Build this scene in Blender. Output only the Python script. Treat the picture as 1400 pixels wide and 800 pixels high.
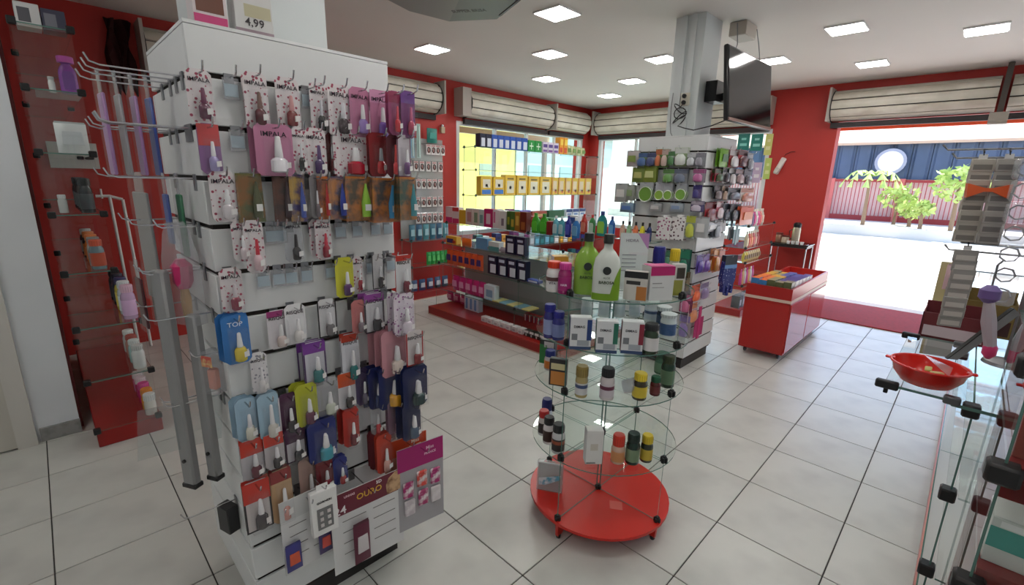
import bpy, bmesh, math, random
from mathutils import Vector, Matrix, noise
random.seed(11)
for o in list(bpy.data.objects): bpy.data.objects.remove(o, do_unlink=True)
SC = bpy.context.scene
COL = SC.collection
PI = math.pi

# ------------------------------------------------------------------ camera
FPX, YAW, PITCH, ROLL, EYE = 633.05, 0.776325, 0.239313, 0.024017, 1.62
def _basis():
    cy, sy, cp, sp = math.cos(YAW), math.sin(YAW), math.cos(PITCH), math.sin(PITCH)
    d = Vector((cy*cp, sy*cp, -sp)); r = Vector((sy, -cy, 0)); u = r.cross(d)
    cr, sr = math.cos(ROLL), math.sin(ROLL)
    return cr*r+sr*u, -sr*r+cr*u, d
CR, CU, CD = _basis()
EYEP = Vector((0, 0, EYE))
cam = bpy.data.cameras.new('camera'); camo = bpy.data.objects.new('camera', cam); COL.objects.link(camo)
cam.sensor_width = 36; cam.lens = FPX/1400*36; cam.clip_start = .02; cam.clip_end = 300
mw = Matrix.Identity(4)
for i in range(3):
    mw[i][0], mw[i][1], mw[i][2], mw[i][3] = CR[i], CU[i], -CD[i], EYEP[i]
camo.matrix_world = mw
SC.camera = camo
def _ray(u, v): return CR*((u-700)/FPX)+CU*((400-v)/FPX)+CD
def at(axis, val, u, v):
    """the point of the plane axis=val that the survey sighting (u, v) meets"""
    d = _ray(u, v); i = 'xyz'.index(axis); t = (val-EYEP[i])/d[i]
    return EYEP+d*t
def zat(x, y, v):
    """height on the vertical through (x, y) seen at image row v"""
    lo, hi = -.5, 4
    for _ in range(40):
        m = (lo+hi)/2; q = Vector((x, y, m))-EYEP
        if 400-FPX*q.dot(CU)/q.dot(CD) > v: lo = m
        else: hi = m
    return lo

# ------------------------------------------------------------------ light, world, exposure
SC.view_settings.view_transform = 'Standard'
SC.view_settings.look = 'None'
SC.view_settings.gamma = 1
SC.view_settings.use_curve_mapping = False
SC.view_settings.exposure = 0.55
LED = 22.0
SC.cycles.transparent_max_bounces = 48
wd = bpy.data.worlds.new('world'); SC.world = wd; wd.use_nodes = True
nt = wd.node_tree; nt.nodes.clear()
sky = nt.nodes.new('ShaderNodeTexSky'); sky.sky_type = 'NISHITA'; sky.sun_disc = False
sky.sun_elevation = math.radians(62); sky.sun_rotation = math.radians(60); sky.altitude = 400; sky.dust_density = 1.5
bg = nt.nodes.new('ShaderNodeBackground'); bg.inputs['Strength'].default_value = .42
ow = nt.nodes.new('ShaderNodeOutputWorld')
nt.links.new(sky.outputs[0], bg.inputs[0]); nt.links.new(bg.outputs[0], ow.inputs[0])
sl = bpy.data.lights.new('sun', 'SUN'); sl.energy = 7; sl.angle = math.radians(.6); sl.color = (1, .95, .87)
so = bpy.data.objects.new('sun', sl); COL.objects.link(so)
so.rotation_euler = Vector((-.32, .30, -1)).to_track_quat('-Z', 'Y').to_euler()

# ------------------------------------------------------------------ materials
def lin(c):
    c /= 255
    return c/12.92 if c <= .04045 else ((c+.055)/1.055)**2.4
def rgb(c): return (lin(c[0]), lin(c[1]), lin(c[2]), 1)
_mats = {}
def mat(c, rough=.45, metal=0, var=0, scale=8, bump=0, c2=None, coat=0, name=None, emit=0, detail=3, trans=0):
    """principled paint; var blends a noise-driven second tone, bump adds fine relief"""
    key = (tuple(c), rough, metal, var, scale, bump, tuple(c2) if c2 else None, coat, emit, trans)
    if key in _mats: return _mats[key]
    m = bpy.data.materials.new(name or 'paint'); m.use_nodes = True
    n = m.node_tree; b = n.nodes['Principled BSDF']
    b.inputs['Base Color'].default_value = rgb(c)
    b.inputs['Roughness'].default_value = rough; b.inputs['Metallic'].default_value = metal
    if coat: b.inputs['Coat Weight'].default_value = coat
    if emit:
        b.inputs['Emission Color'].default_value = rgb(c); b.inputs['Emission Strength'].default_value = emit
    if var or c2 or bump:
        tc = n.nodes.new('ShaderNodeTexCoord'); nz = n.nodes.new('ShaderNodeTexNoise')
        nz.inputs['Scale'].default_value = scale; nz.inputs['Detail'].default_value = detail
        n.links.new(tc.outputs['Object'], nz.inputs['Vector'])
        if var or c2:
            mx = n.nodes.new('ShaderNodeMix'); mx.data_type = 'RGBA'
            a = rgb(c); d2 = rgb(c2) if c2 else tuple(x*(1-var) for x in a[:3])+(1,)
            mx.inputs[6].default_value = a; mx.inputs[7].default_value = d2
            rp = n.nodes.new('ShaderNodeValToRGB'); rp.color_ramp.elements[0].position = .42; rp.color_ramp.elements[1].position = .62
            n.links.new(nz.outputs[0], rp.inputs[0]); n.links.new(rp.outputs[0], mx.inputs[0]); n.links.new(mx.outputs[2], b.inputs['Base Color'])
        if bump:
            bp = n.nodes.new('ShaderNodeBump'); bp.inputs['Strength'].default_value = bump; bp.inputs['Distance'].default_value = .002
            n.links.new(nz.outputs[0], bp.inputs['Height']); n.links.new(bp.outputs[0], b.inputs['Normal'])
    _mats[key] = m
    return m
def glassmat(tint=(.975, .99, .985), refl=1.0, rough=.02, name='glass', milk=0):
    """thin sheet: clear pass-through plus Fresnel reflection, optionally a milky film"""
    key = ('glass', tint, refl, rough, milk)
    if key in _mats: return _mats[key]
    m = bpy.data.materials.new(name); m.use_nodes = True; n = m.node_tree; n.nodes.clear()
    o = n.nodes.new('ShaderNodeOutputMaterial'); t = n.nodes.new('ShaderNodeBsdfTransparent'); g = n.nodes.new('ShaderNodeBsdfGlossy')
    t.inputs[0].default_value = (*tint, 1); g.inputs['Roughness'].default_value = rough; g.inputs[0].default_value = (1, 1, 1, 1)
    fr = n.nodes.new('ShaderNodeFresnel'); fr.inputs[0].default_value = 1.45
    ml = n.nodes.new('ShaderNodeMath'); ml.operation = 'MULTIPLY'; ml.inputs[1].default_value = refl
    n.links.new(fr.outputs[0], ml.inputs[0])
    ge = n.nodes.new('ShaderNodeNewGeometry'); fb = n.nodes.new('ShaderNodeMath'); fb.operation = 'SUBTRACT'; fb.inputs[0].default_value = 1
    m3 = n.nodes.new('ShaderNodeMath'); m3.operation = 'MULTIPLY'; n.links.new(ge.outputs['Backfacing'], fb.inputs[1]); n.links.new(fb.outputs[0], m3.inputs[0]); n.links.new(ml.outputs[0], m3.inputs[1])
    mx = n.nodes.new('ShaderNodeMixShader'); n.links.new(m3.outputs[0], mx.inputs[0])
    src = t.outputs[0]
    if milk:
        d = n.nodes.new('ShaderNodeBsdfDiffuse'); d.inputs[0].default_value = (.75, .77, .78, 1)
        m2 = n.nodes.new('ShaderNodeMixShader'); m2.inputs[0].default_value = milk
        n.links.new(t.outputs[0], m2.inputs[1]); n.links.new(d.outputs[0], m2.inputs[2]); src = m2.outputs[0]
    n.links.new(src, mx.inputs[1]); n.links.new(g.outputs[0], mx.inputs[2]); n.links.new(mx.outputs[0], o.inputs[0])
    _mats[key] = m
    return m
def dotmat(base, dot, scale=60, size=.38, rough=.35, name='print'):
    """printed sprinkle of petals or dots on a sheet"""
    key = ('dot', tuple(base), tuple(dot), scale, size)
    if key in _mats: return _mats[key]
    m = bpy.data.materials.new(name); m.use_nodes = True; n = m.node_tree; b = n.nodes['Principled BSDF']
    tc = n.nodes.new('ShaderNodeTexCoord'); v = n.nodes.new('ShaderNodeTexVoronoi'); v.inputs['Scale'].default_value = scale
    n.links.new(tc.outputs['Object'], v.inputs['Vector'])
    lt = n.nodes.new('ShaderNodeMath'); lt.operation = 'LESS_THAN'; lt.inputs[1].default_value = size
    n.links.new(v.outputs['Distance'], lt.inputs[0])
    mx = n.nodes.new('ShaderNodeMix'); mx.data_type = 'RGBA'; mx.inputs[6].default_value = rgb(base); mx.inputs[7].default_value = rgb(dot)
    n.links.new(lt.outputs[0], mx.inputs[0]); n.links.new(mx.outputs[2], b.inputs['Base Color']); b.inputs['Roughness'].default_value = rough
    _mats[key] = m
    return m
def stripemat(a, bcol, scale=40, axis='Z', rough=.4, name='stripes'):
    key = ('stripe', tuple(a), tuple(bcol), scale, axis)
    if key in _mats: return _mats[key]
    m = bpy.data.materials.new(name); m.use_nodes = True; n = m.node_tree; b = n.nodes['Principled BSDF']
    tc = n.nodes.new('ShaderNodeTexCoord'); w = n.nodes.new('ShaderNodeTexWave'); w.bands_direction = axis
    w.inputs['Scale'].default_value = scale; w.inputs['Distortion'].default_value = .6
    n.links.new(tc.outputs['Object'], w.inputs['Vector'])
    mx = n.nodes.new('ShaderNodeMix'); mx.data_type = 'RGBA'; mx.inputs[6].default_value = rgb(a); mx.inputs[7].default_value = rgb(bcol)
    n.links.new(w.outputs['Fac'], mx.inputs[0]); n.links.new(mx.outputs[2], b.inputs['Base Color']); b.inputs['Roughness'].default_value = rough
    _mats[key] = m
    return m
WHITE = mat((232, 233, 232), .4); BLACK = mat((22, 22, 24), .4); GREY = mat((130, 132, 134), .4)
CHROME = mat((200, 200, 203), .22, 1); STEEL = mat((150, 152, 156), .35, .9)
RED = mat((188, 36, 28), .38, var=.12, scale=3); DRED = mat((120, 18, 18), .35)
GLASS = glassmat(); GEDGE = mat((92, 128, 118), .15)
PLAST = glassmat((.97, .97, .975), .45, .10, 'clear plastic', .02)
PLASTM = glassmat((.92, .92, .94), 1.0, .2, 'milky plastic', .24)

# ------------------------------------------------------------------ mesh builder
class G:
    def __init__(s): s.v, s.f, s.m, s.ms = [], [], [], []
    def _mi(s, m):
        if m not in s.ms: s.ms.append(m)
        return s.ms.index(m)
    def add(s, vs, fs, m):
        k = len(s.v); mi = s._mi(m); s.v += [tuple(v) for v in vs]
        for f in fs: s.f.append([k+i for i in f]); s.m.append(mi)
        return s
    def box(s, x0, x1, y0, y1, z0, z1, m, me=None):
        """me: material of the four narrow sides round the thinnest axis (glass edges)"""
        v = [(x, y, z) for z in (z0, z1) for y in (y0, y1) for x in (x0, x1)]
        F = {'z': [(0, 2, 3, 1), (4, 5, 7, 6)], 'y': [(0, 1, 5, 4), (2, 6, 7, 3)], 'x': [(0, 4, 6, 2), (1, 3, 7, 5)]}
        if me is None: s.add(v, F['x']+F['y']+F['z'], m)
        else:
            d = {'x': abs(x1-x0), 'y': abs(y1-y0), 'z': abs(z1-z0)}; a = min(d, key=d.get)
            s.add(v, F[a], m); s.add(v, [f for k in F if k != a for f in F[k]], me)
        return s
    def bev(s, x0, x1, y0, y1, z0, z1, m, r=.004):
        """chamfered box"""
        r = min(r, abs(x1-x0)*.45, abs(y1-y0)*.45, abs(z1-z0)*.45)
        V = []; idx = {}
        for sx in (0, 1):
            for sy in (0, 1):
                for sz in (0, 1):
                    X, Y, Z = (x0, x1)[sx], (y0, y1)[sy], (z0, z1)[sz]
                    dx, dy, dz = r*(1-2*sx), r*(1-2*sy), r*(1-2*sz)
                    for a, p in (('x', (X, Y+dy, Z+dz)), ('y', (X+dx, Y, Z+dz)), ('z', (X+dx, Y+dy, Z))):
                        idx[(sx, sy, sz, a)] = len(V); V.append(p)
        F = []
        for a in range(3):
            for e in (0, 1):
                q = []
                for (b, c) in ((0, 0), (1, 0), (1, 1), (0, 1)):
                    k = [b, c]; k.insert(a, e); q.append(idx[(*k, 'xyz'[a])])
                F.append(q if (e == 1) ^ (a == 1) else q[::-1])
        for a in range(3):
            o = [i for i in range(3) if i != a]
            for p in (0, 1):
                for q in (0, 1):
                    A = [0, 0, 0]; A[o[0]] = p; A[o[1]] = q; B = list(A); B[a] = 1
                    F.append([idx[(*A, 'xyz'[o[0]])], idx[(*B, 'xyz'[o[0]])], idx[(*B, 'xyz'[o[1]])], idx[(*A, 'xyz'[o[1]])]])
        for k in [(i, j, l) for i in (0, 1) for j in (0, 1) for l in (0, 1)]:
            F.append([idx[(*k, 'x')], idx[(*k, 'y')], idx[(*k, 'z')]])
        return s.add(V, F, m)
    def lathe(s, prof, m, c=(0, 0, 0), n=16, sx=1, sy=1, cap=True):
        V, F = [], []
        for (r, z) in prof:
            for i in range(n):
                a = 2*PI*i/n; V.append((c[0]+r*sx*math.cos(a), c[1]+r*sy*math.sin(a), c[2]+z))
        for k in range(len(prof)-1):
            for i in range(n):
                j = (i+1) % n; F.append((k*n+i, k*n+j, (k+1)*n+j, (k+1)*n+i))
        if cap: F.append(tuple(range(n-1, -1, -1))); F.append(tuple((len(prof)-1)*n+i for i in range(n)))
        return s.add(V, F, m)
    def tube(s, pts, r, m, n=6):
        pts = [Vector(p) for p in pts]; V, F = [], []
        for i, p in enumerate(pts):
            t = (pts[min(i+1, len(pts)-1)]-pts[max(i-1, 0)]).normalized()
            a = t.cross(Vector((0, 0, 1)));
            if a.length < .05: a = t.cross(Vector((1, 0, 0)))
            a.normalize(); b = t.cross(a)
            rr = r[i] if isinstance(r, (list, tuple)) else r
            for k in range(n):
                q = 2*PI*k/n; V.append(p+a*math.cos(q)*rr+b*math.sin(q)*rr)
        for i in range(len(pts)-1):
            for k in range(n):
                j = (k+1) % n; F.append((i*n+k, i*n+j, (i+1)*n+j, (i+1)*n+k))
        F.append(tuple(range(n-1, -1, -1))); F.append(tuple((len(pts)-1)*n+i for i in range(n)))
        return s.add(V, F, m)
    def prism(s, poly, a0, a1, m, plane='xz', me=None):
        """extrude a 2D outline (in plane xz, xy or yz) between a0 and a1 on the third axis"""
        def P(p, a): return {'xz': (p[0], a, p[1]), 'xy': (p[0], p[1], a), 'yz': (a, p[0], p[1])}[plane]
        n = len(poly); V = [P(p, a0) for p in poly]+[P(p, a1) for p in poly]
        s.add(V, [tuple(range(n)), tuple(range(2*n-1, n-1, -1))], m)
        return s.add(V, [(i, i+n, (i+1) % n+n, (i+1) % n) for i in range(n)], me or m)
    def rect(s, x0, x1, z0, z1, y, m):
        """print lying on a sheet that faces -y"""
        return s.add([(x0, y, z0), (x1, y, z0), (x1, y, z1), (x0, y, z1)], [(0, 1, 2, 3)], m)
    def make(s, name, smooth=True):
        me = bpy.data.meshes.new(name); me.from_pydata(s.v, [], s.f)
        for m in s.ms: me.materials.append(m)
        me.polygons.foreach_set('material_index', s.m)
        bm = bmesh.new(); bm.from_mesh(me); bmesh.ops.recalc_face_normals(bm, faces=bm.faces); bm.to_mesh(me); bm.free()
        if smooth:
            me.polygons.foreach_set('use_smooth', [True]*len(me.polygons)); me.set_sharp_from_angle(angle=math.radians(38))
        me.update()
        return me
def obj(name, me, parent=None, loc=(0, 0, 0), rot=0, scale=None):
    if isinstance(me, G): me = me.make(name)
    o = bpy.data.objects.new(name, me); COL.objects.link(o); o.location = loc
    if isinstance(rot, (int, float)): o.rotation_euler = (0, 0, rot)
    else: o.rotation_euler = rot
    if scale: o.scale = scale
    if parent: o.parent = parent
    return o
def tag(o, label, cat, group=None, kind=None):
    if label: o['label'] = label
    if cat: o['category'] = cat
    if group: o['group'] = group
    if kind: o['kind'] = kind
    return o
def thing(name, me, label, cat, loc=(0, 0, 0), rot=0, group=None, parts=(), scale=None):
    """parts: (name, mesh, location[, subparts])"""
    o = obj(name, me, None, loc, rot, scale); tag(o, label, cat, group)
    for p in parts:
        c = obj(p[0], p[1], o, p[2] if len(p) > 2 else (0, 0, 0))
        for q in (p[3] if len(p) > 3 else ()): obj(q[0], q[1], c, q[2] if len(q) > 2 else (0, 0, 0))
    return o
def struct(name, g, parent=None):
    o = obj(name, g, parent)
    if not parent: o['kind'] = 'structure'
    return o
_txt = {}
def text(s, size, m, wide=1.0, bold=0.0):
    """lettering as a flat mesh standing in the xz plane, facing -y, centred"""
    key = (s, size, m.name, wide, bold)
    if key in _txt: return _txt[key]
    cu = bpy.data.curves.new('lettering', 'FONT'); cu.body = s; cu.size = size; cu.align_x = 'CENTER'; cu.align_y = 'CENTER'
    cu.resolution_u = 2; cu.offset = bold; cu.extrude = .0002
    o = bpy.data.objects.new('lettering_source', cu); COL.objects.link(o)
    dg = bpy.context.evaluated_depsgraph_get(); me = bpy.data.meshes.new_from_object(o.evaluated_get(dg))
    bpy.data.objects.remove(o); bpy.data.curves.remove(cu)
    me.name = 'lettering'; me.transform(Matrix.Rotation(PI/2, 4, 'X') @ Matrix.Diagonal((wide, 1, 1, 1)))
    me.materials.clear(); me.materials.append(m)
    _txt[key] = me
    return me
_memo = {}
def memo(key, fn):
    if key not in _memo: _memo[key] = fn()
    return _memo[key]
def facing(x, y, j=0):
    """turn a thing so that its front (-y) looks towards the aisle where the photograph was taken"""
    return math.atan2(-y, -x)+PI/2+j
ORD = ['first', 'second', 'third', 'fourth', 'fifth', 'sixth', 'seventh', 'eighth', 'ninth', 'tenth', 'eleventh', 'twelfth', 'thirteenth', 'fourteenth']

# ================================================================== the room
WL, WB, CH = 5.52, 7.65, 2.94          # left wall y, back wall x, ceiling height
TX, TY, TX0, TY0 = .46149, .44705, 1.2035, 3.3139
redwall = mat((186, 46, 38), .5, var=.10, scale=1.4, bump=.05, name='red wall paint')
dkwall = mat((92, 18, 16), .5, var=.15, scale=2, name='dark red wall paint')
whwall = mat((222, 226, 230), .55, var=.05, scale=1.5, bump=.05, name='white wall paint')
ceilm = mat((226, 222, 216), .7, var=.03, scale=.8, name='ceiling plaster')
tilem = mat((203, 203, 197), .30, var=.05, scale=3.5, bump=.02, c2=(192, 192, 187), name='glazed tile')
grout = mat((58, 56, 52), .8, name='grout')
alum = mat((214, 216, 216), .4, name='white aluminium')

fl = struct('floor', G().box(-2.5, 7.85, -2.2, 5.72, -.12, -.004, grout))
tile = G().bev(.0025, TX-.0025, .0025, TY-.0025, -.008, 0, tilem, .0015).make('tile')
far = G()
for i in range(-9, 15):
    for j in range(-6, 14):
        x, y = TX0+(i-1)*TX, TY0-j*TY
        if x < -2.6 or x > 7.3 or y > 5.4: continue
        if -.7 < x and -.35 < y: obj('tile', tile, fl, (x, y, 0))
        else: far.box(x+.0025, x+TX-.0025, y+.0025, y+TY-.0025, -.008, 0, tilem)
o = obj('tile_field', far, fl); o['kind'] = 'stuff'
struct('ceiling', G().box(-2.5, 7.85, -2.2, 5.72, CH, CH+.1, ceilm))

g = G(); wx0, wx1, wz0, wz1 = 4.40, 7.42, .78, 2.42
g.box(-.15, wx0, WL, WL+.2, -.01, CH, redwall).box(wx1, WB, WL, WL+.2, -.01, CH, redwall)
g.box(wx0, wx1, WL, WL+.2, -.01, wz0, redwall).box(wx0, wx1, WL, WL+.2, wz1, CH, redwall)
struct('wall_left', g)
g = G(); by0, by1 = 2.31, 5.31; dy0, dy1, dz = -1.95, 1.52, 2.46
g.box(WB, WB+.2, by1, WL+.2, -.01, CH, redwall).box(WB, WB+.2, dy1, by0, -.01, CH, redwall)
g.box(WB, WB+.2, by0, by1, -.01, wz0, redwall).box(WB, WB+.2, by0, by1, wz1, CH, redwall)
g.box(WB, WB+.2, dy0, dy1, dz, CH, redwall).box(WB, WB+.2, -2.2, dy0, -.01, CH, redwall)
struct('wall_back', g)
struct('wall_right', G().box(-2.5, 7.85, -2.3, -2.2, -.01, CH, whwall))
struct('wall_rear', G().box(-2.6, -2.5, -2.3, 3.95, -.01, CH, whwall))
struct('wall_alcove', G().box(-2.5, -.02, 3.80, 3.95, -.01, CH, whwall))
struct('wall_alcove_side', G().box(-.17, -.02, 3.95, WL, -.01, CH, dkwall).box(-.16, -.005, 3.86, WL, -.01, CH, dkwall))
struct('baseboard_alcove', G().box(-.20, -.017, 3.782, 3.80, 0, .085, mat((150, 150, 148), .25, var=.25, scale=14, name='marble')))
# the beige door at the end of the aisle
beige = mat((196, 192, 182), .45, var=.05, scale=2)
d = struct('door_1', G().box(-1.1, -.30, 3.765, 3.80, .01, 2.1, beige))
obj('door_frame', G().box(-.30, -.215, 3.755, 3.80, 0, 2.18, mat((206, 203, 196), .4)).box(-1.19, -1.1, 3.755, 3.80, 0, 2.18, beige).box(-1.19, -.215, 3.755, 3.80, 2.1, 2.18, beige), d)
for z0, z1 in ((.2, .95), (1.1, 1.95)): obj('door_panel', G().bev(-.96, -.44, 3.755, 3.768, z0, z1, mat((188, 183, 172), .45), .01), d)
obj('door_handle', G().tube([(-.98, 3.765, 1.02), (-.98, 3.72, 1.02), (-.90, 3.715, 1.02)], .008, CHROME), d)

def window(name, x0, x1, z0, z1, n, place, hsplit=None):
    """white aluminium window in its own x-z frame; place = (location, rotation)"""
    w = .055
    root = obj(name, G().box(x0, x1, -.02, .06, z0, z0+w, alum).box(x0, x1, -.02, .06, z1-w, z1, alum).box(x0, x0+w, -.02, .06, z0+w, z1-w, alum).box(x1-w, x1, -.02, .06, z0+w, z1-w, alum), None, *place)
    root['kind'] = 'structure'
    sw = (x1-x0-2*w)/n
    for i in range(n):
        a = x0+w+i*sw
        if i: obj('mullion', G().box(a-.018, a+.018, -.01, .05, z0+w, z1-w, alum), root)
        obj('pane', G().box(a+.018, a+sw-.018, .018, .023, z0+w, z1-w, glassmat((.86, .95, .92), 1, .01, 'window glass'), GEDGE), root)
    return root
window('window_1', wx0, wx1, wz0, wz1, 4, ((0, WL+.02, 0), 0))
window('window_2', -by1, -by0, wz0, wz1, 4, ((WB+.02, 0, 0), -PI/2))

# ---- roll-up shutters, each slat its own part
slatm = mat((226, 221, 208), .5, scale=3, c2=(204, 197, 182), name='shutter paint')
slatm2 = mat((214, 209, 195), .5, var=.1, scale=4, name='shutter paint')
def shutter(L, label, loc, rot, n=5, plate_w=.16, r=.185, ends=(1, 1)):
    root = thing('roller_shutter', None, label, 'shutter', loc, rot, 'rolled up shutters over the openings')
    a0, a1 = math.radians(91), math.radians(269)
    da = (a1-a0)/n
    for k in range(n):
        P = []; Q = []
        for i in range(5):
            a = a0+da*(k+.07+.86*i/4); bul = r+.006*math.sin(PI*i/4)
            P.append((-.02+math.cos(a)*bul*-1*-1, math.sin(a)*bul)); Q.append((-.02+math.cos(a)*(r-.02), math.sin(a)*(r-.02)))
        # angle measured from +y (into wall): a=90 up ... 180 to the room ... 270 down
        obj('slat', G().prism(P+Q[::-1], 0, L, slatm if k % 2 else slatm2, 'yz'), root)
    obj('drum', G().prism([(-.02-math.sin(t*PI/8)*(r-.03), math.cos(t*PI/8)*(r-.03)) for t in range(9)], .002, L-.002, mat((40, 36, 32), .7), 'yz'), root)
    for e, x in ((ends[0], -.03), (ends[1], L+.005)):
        if e == 1: obj('end_plate', G().box(x, x+.025, -.24, -.002, -.20, .21, mat((176, 170, 162), .5)), root)
        if e == 2: obj('end_box', G().box(x-.13, x+.025, -.20, -.002, -.18, .19, mat((172, 162, 154), .5)), root)
        if e: obj('bearing_plate', G().prism([(-.004-math.sin(t*PI/10)*.215, math.cos(t*PI/10)*.2) for t in range(11)], x+.026 if x < 0 else x-.012, x+.036 if x < 0 else x-.002, mat((34, 32, 30), .6), 'yz'), root)
    obj('guide_strip', G().box(0, L, -.05, -.002, -.27, -.205, mat((46, 38, 40), .6)), root)
    return root
zc = 2.655
shutter(3.15, 'rolled up cream shutter over the nail polish tower aisle, ending beside the red pier', (.86, WL, zc), 0, ends=(1, 1))
shutter(1.82, 'rolled up cream shutter with a boxed end over the window with blue cartons', (4.52, WL, zc), 0, ends=(2, 1))
shutter(.98, 'short rolled up cream shutter reaching into the red wall corner', (6.40, WL, zc), 0, ends=(0, 0))
shutter(2.95, 'rolled up cream shutter on the back wall, passing behind the column and television', (WB, 5.30, zc), -PI/2, ends=(1, 2))
shutter(1.53, 'rolled up cream shutter over the open street door beside the red wall', (WB, 1.60, zc), -PI/2, ends=(1, 0))
shutter(1.8, 'rolled up cream shutter past the metal guide post of the street door', (WB, -.02, zc), -PI/2, ends=(0, 0))
thing('shutter_guide_post', G().box(WB-.27, WB-.2, .0, .05, 2.42, 2.93, mat((70, 62, 56), .6)).box(WB-.29, WB-.18, -.05, .1, 2.32, 2.44, mat((150, 142, 132), .5)), 'dark metal bracket between the two street door shutters', 'bracket')

# ---- LED ceiling panels
ledm = bpy.data.materials.new('led diffuser'); ledm.use_nodes = True
b = ledm.node_tree.nodes['Principled BSDF']; b.inputs['Base Color'].default_value = (.9, .9, .9, 1)
b.inputs['Emission Color'].default_value = (1, .97, .93, 1); b.inputs['Emission Strength'].default_value = LED
S = .128
lf = G().box(-S-.012, S+.012, -S-.012, S+.012, -.014, 0, mat((240, 240, 240), .4)).make('frame')
ld = G().box(-S, S, -S, S, -.017, -.012, ledm).make('diffuser')
LP = [at('z', CH, *p) for p in ((762, 17), (591, 66), (752, 73), (747, 107), (905, 80), (864, 110), (833, 130), (1158, 38), (1349, 39), (1193, 86), (1058, 82))]
LP += [Vector(p) for p in ((3.2, .95, CH), (2.0, .2, CH), (1.0, 1.0, CH), (3.2, -.8, CH), (.9, -.9, CH), (-.9, 1.4, CH), (-.9, -.6, CH), (-.6, 3.0, CH))]
for i, p in enumerate(LP):
    near = ['air cooler head', 'cream shutter by the red pier', 'middle of the ceiling', 'side street window', 'column', 'corner windows', 'red wall corner',
            'television', 'street door guide post', 'street door', 'back of the television'][i] if i < 11 else ['first aisle tower', 'sweets bowl', 'nail polish tower', 'back of the counter', 'counter end', 'rear wall', 'rear corner', 'beige door'][i-11]
    thing('ceiling_light', lf, 'square white LED ceiling panel nearest the '+near, 'light', (p.x, p.y, CH), 0, 'square LED panels in the ceiling', [('diffuser', ld)])

# ---- evaporative cooler head on the ceiling
oct_ = [(1.99, 3.0), (2.3, 2.96), (2.49, 2.66), (2.34, 2.28), (1.81, 2.1), (1.5, 2.14), (1.31, 2.44), (1.46, 2.82)]
oc = (1.9, 2.55); acg = mat((146, 150, 146), .45); acg2 = mat((166, 164, 158), .45)
g = G(); n = 8
V = [(x, y, 2.72) for x, y in oct_]+[(oc[0]+(x-oc[0])*1.06, oc[1]+(y-oc[1])*1.06, CH-.001) for x, y in oct_]
g.add(V, [(i, i+8, (i+1) % 8+8, (i+1) % 8) for i in range(8)], acg2)
g.add(V, [(1, 2, 3, 4)], mat((128, 138, 134), .45)); g.add(V, [(4, 5, 6, 7, 0, 1)], acg); g.add(V, [tuple(range(15, 7, -1))], acg)
ac = thing('air_cooler_head', g, 'grey faceted air cooler head hanging from the ceiling', 'air cooler')
a = Vector((2.296, 2.957, 0)); c2 = Vector((2.491, 2.656, 0)); dd = (c2-a).normalized()
t = obj('lettering', text('SUPPER BRISA', .034, BLACK, 1.15, .0008), ac, at('z', 2.7185, 641, 15), 0, (1, 1, 2.0)); t.rotation_euler = (PI/2, 0, math.atan2(dd.y, dd.x))
for k in range(3):
    q = Vector((2.40, 2.42, 0)); e = Vector((-.15, -.38, 0)).normalized()
    obj('louvre', G().box(-.2, .2, -.008, .008, -.03, .03, BLACK), ac, (2.375+.016*k, 2.40-.006*k, 2.745+.03*k), math.atan2(e.y, e.x))
obj('access_panel', G().box(-.25, .03, -.17, .17, -.012, 0, mat((200, 196, 188), .5)), ac, (1.85, 3.18, CH), .1)

# ---- column with its television, socket, cables
colm = mat((206, 212, 212), .55, var=.04, scale=2)
struct('column', G().box(3.94, 4.26, 1.795, 2.045, 2.008, CH, colm).box(3.925, 3.94, 1.86, 1.905, 2.008, CH, colm).box(3.925, 3.94, 1.94, 1.985, 2.2, CH, colm))
struct('column_tower', G().box(.42, .79, 1.70, 1.98, 2.007, CH, colm))
sk = thing('socket_plate', G().bev(3.916, 3.925, 1.85, 1.93, 2.25, 2.35, mat((206, 202, 186), .4), .003), 'ivory double socket plate on the column face', 'socket')
for z in (2.275, 2.325): obj('plug', G().lathe([(.017, 0), (.017, .02), (.01, .03)], BLACK, n=10).make('plug'), sk, (3.916, 1.895, z), (0, -PI/2, 0))
pts = [(3.9, 1.895, 2.27)]
for i in range(40):
    t_ = i/39; pts.append((3.895-.01*math.sin(t_*9), 1.91+.055*math.sin(t_*19), 2.24-.12*t_+.035*math.sin(t_*23)))
pts += [(3.89, 1.86, 2.07), (3.9, 1.78, 2.05), (3.95, 1.66, 2.08), (4.0, 1.55, 2.13)]
thing('power_cord', G().tube(pts, .0045, BLACK, 5), 'black power cord coiled below the column socket and running to the television', 'cord')
thing('loose_cable', G().tube([(3.918, 2.0, 2.36), (3.916, 2.005, 2.25), (3.916, 2.0, 2.12), (3.91, 1.985, 2.04), (3.905, 1.95, 1.99)], .004, GREY, 5), 'thin grey cable hanging down the socket face of the column', 'cable')
tv = thing('television', G().bev(-.45, .45, 0, .035, -.27, .27, BLACK, .008), 'slim black wall television beside the column, tilted over the aisle', 'television', (4.19, 1.47, 2.36), (math.radians(-7), 0, math.radians(-2)))
scr = mat((18, 18, 22), .08, name='screen'); tvb = mat((44, 40, 40), .3)
obj('screen', G().box(-.435, .435, -.003, .002, -.245, .255, scr), tv); obj('bezel', G().box(-.44, .44, -.008, .002, -.268, -.248, mat((150, 120, 112), .3, .5)), tv)
obj('bracket', G().box(-.08, .08, .035, .10, -.12, .12, BLACK).box(-.02, .02, .1, .30, -.03, .03, BLACK), tv)
thing('wall_speaker', G().prism([(4.07, 2.29), (4.27, 2.29), (4.29, 2.33), (4.29, 2.42), (4.26, 2.45), (4.07, 2.45)], 1.70, 1.795, BLACK), 'small black wall speaker on the side of the column', 'speaker')
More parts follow.
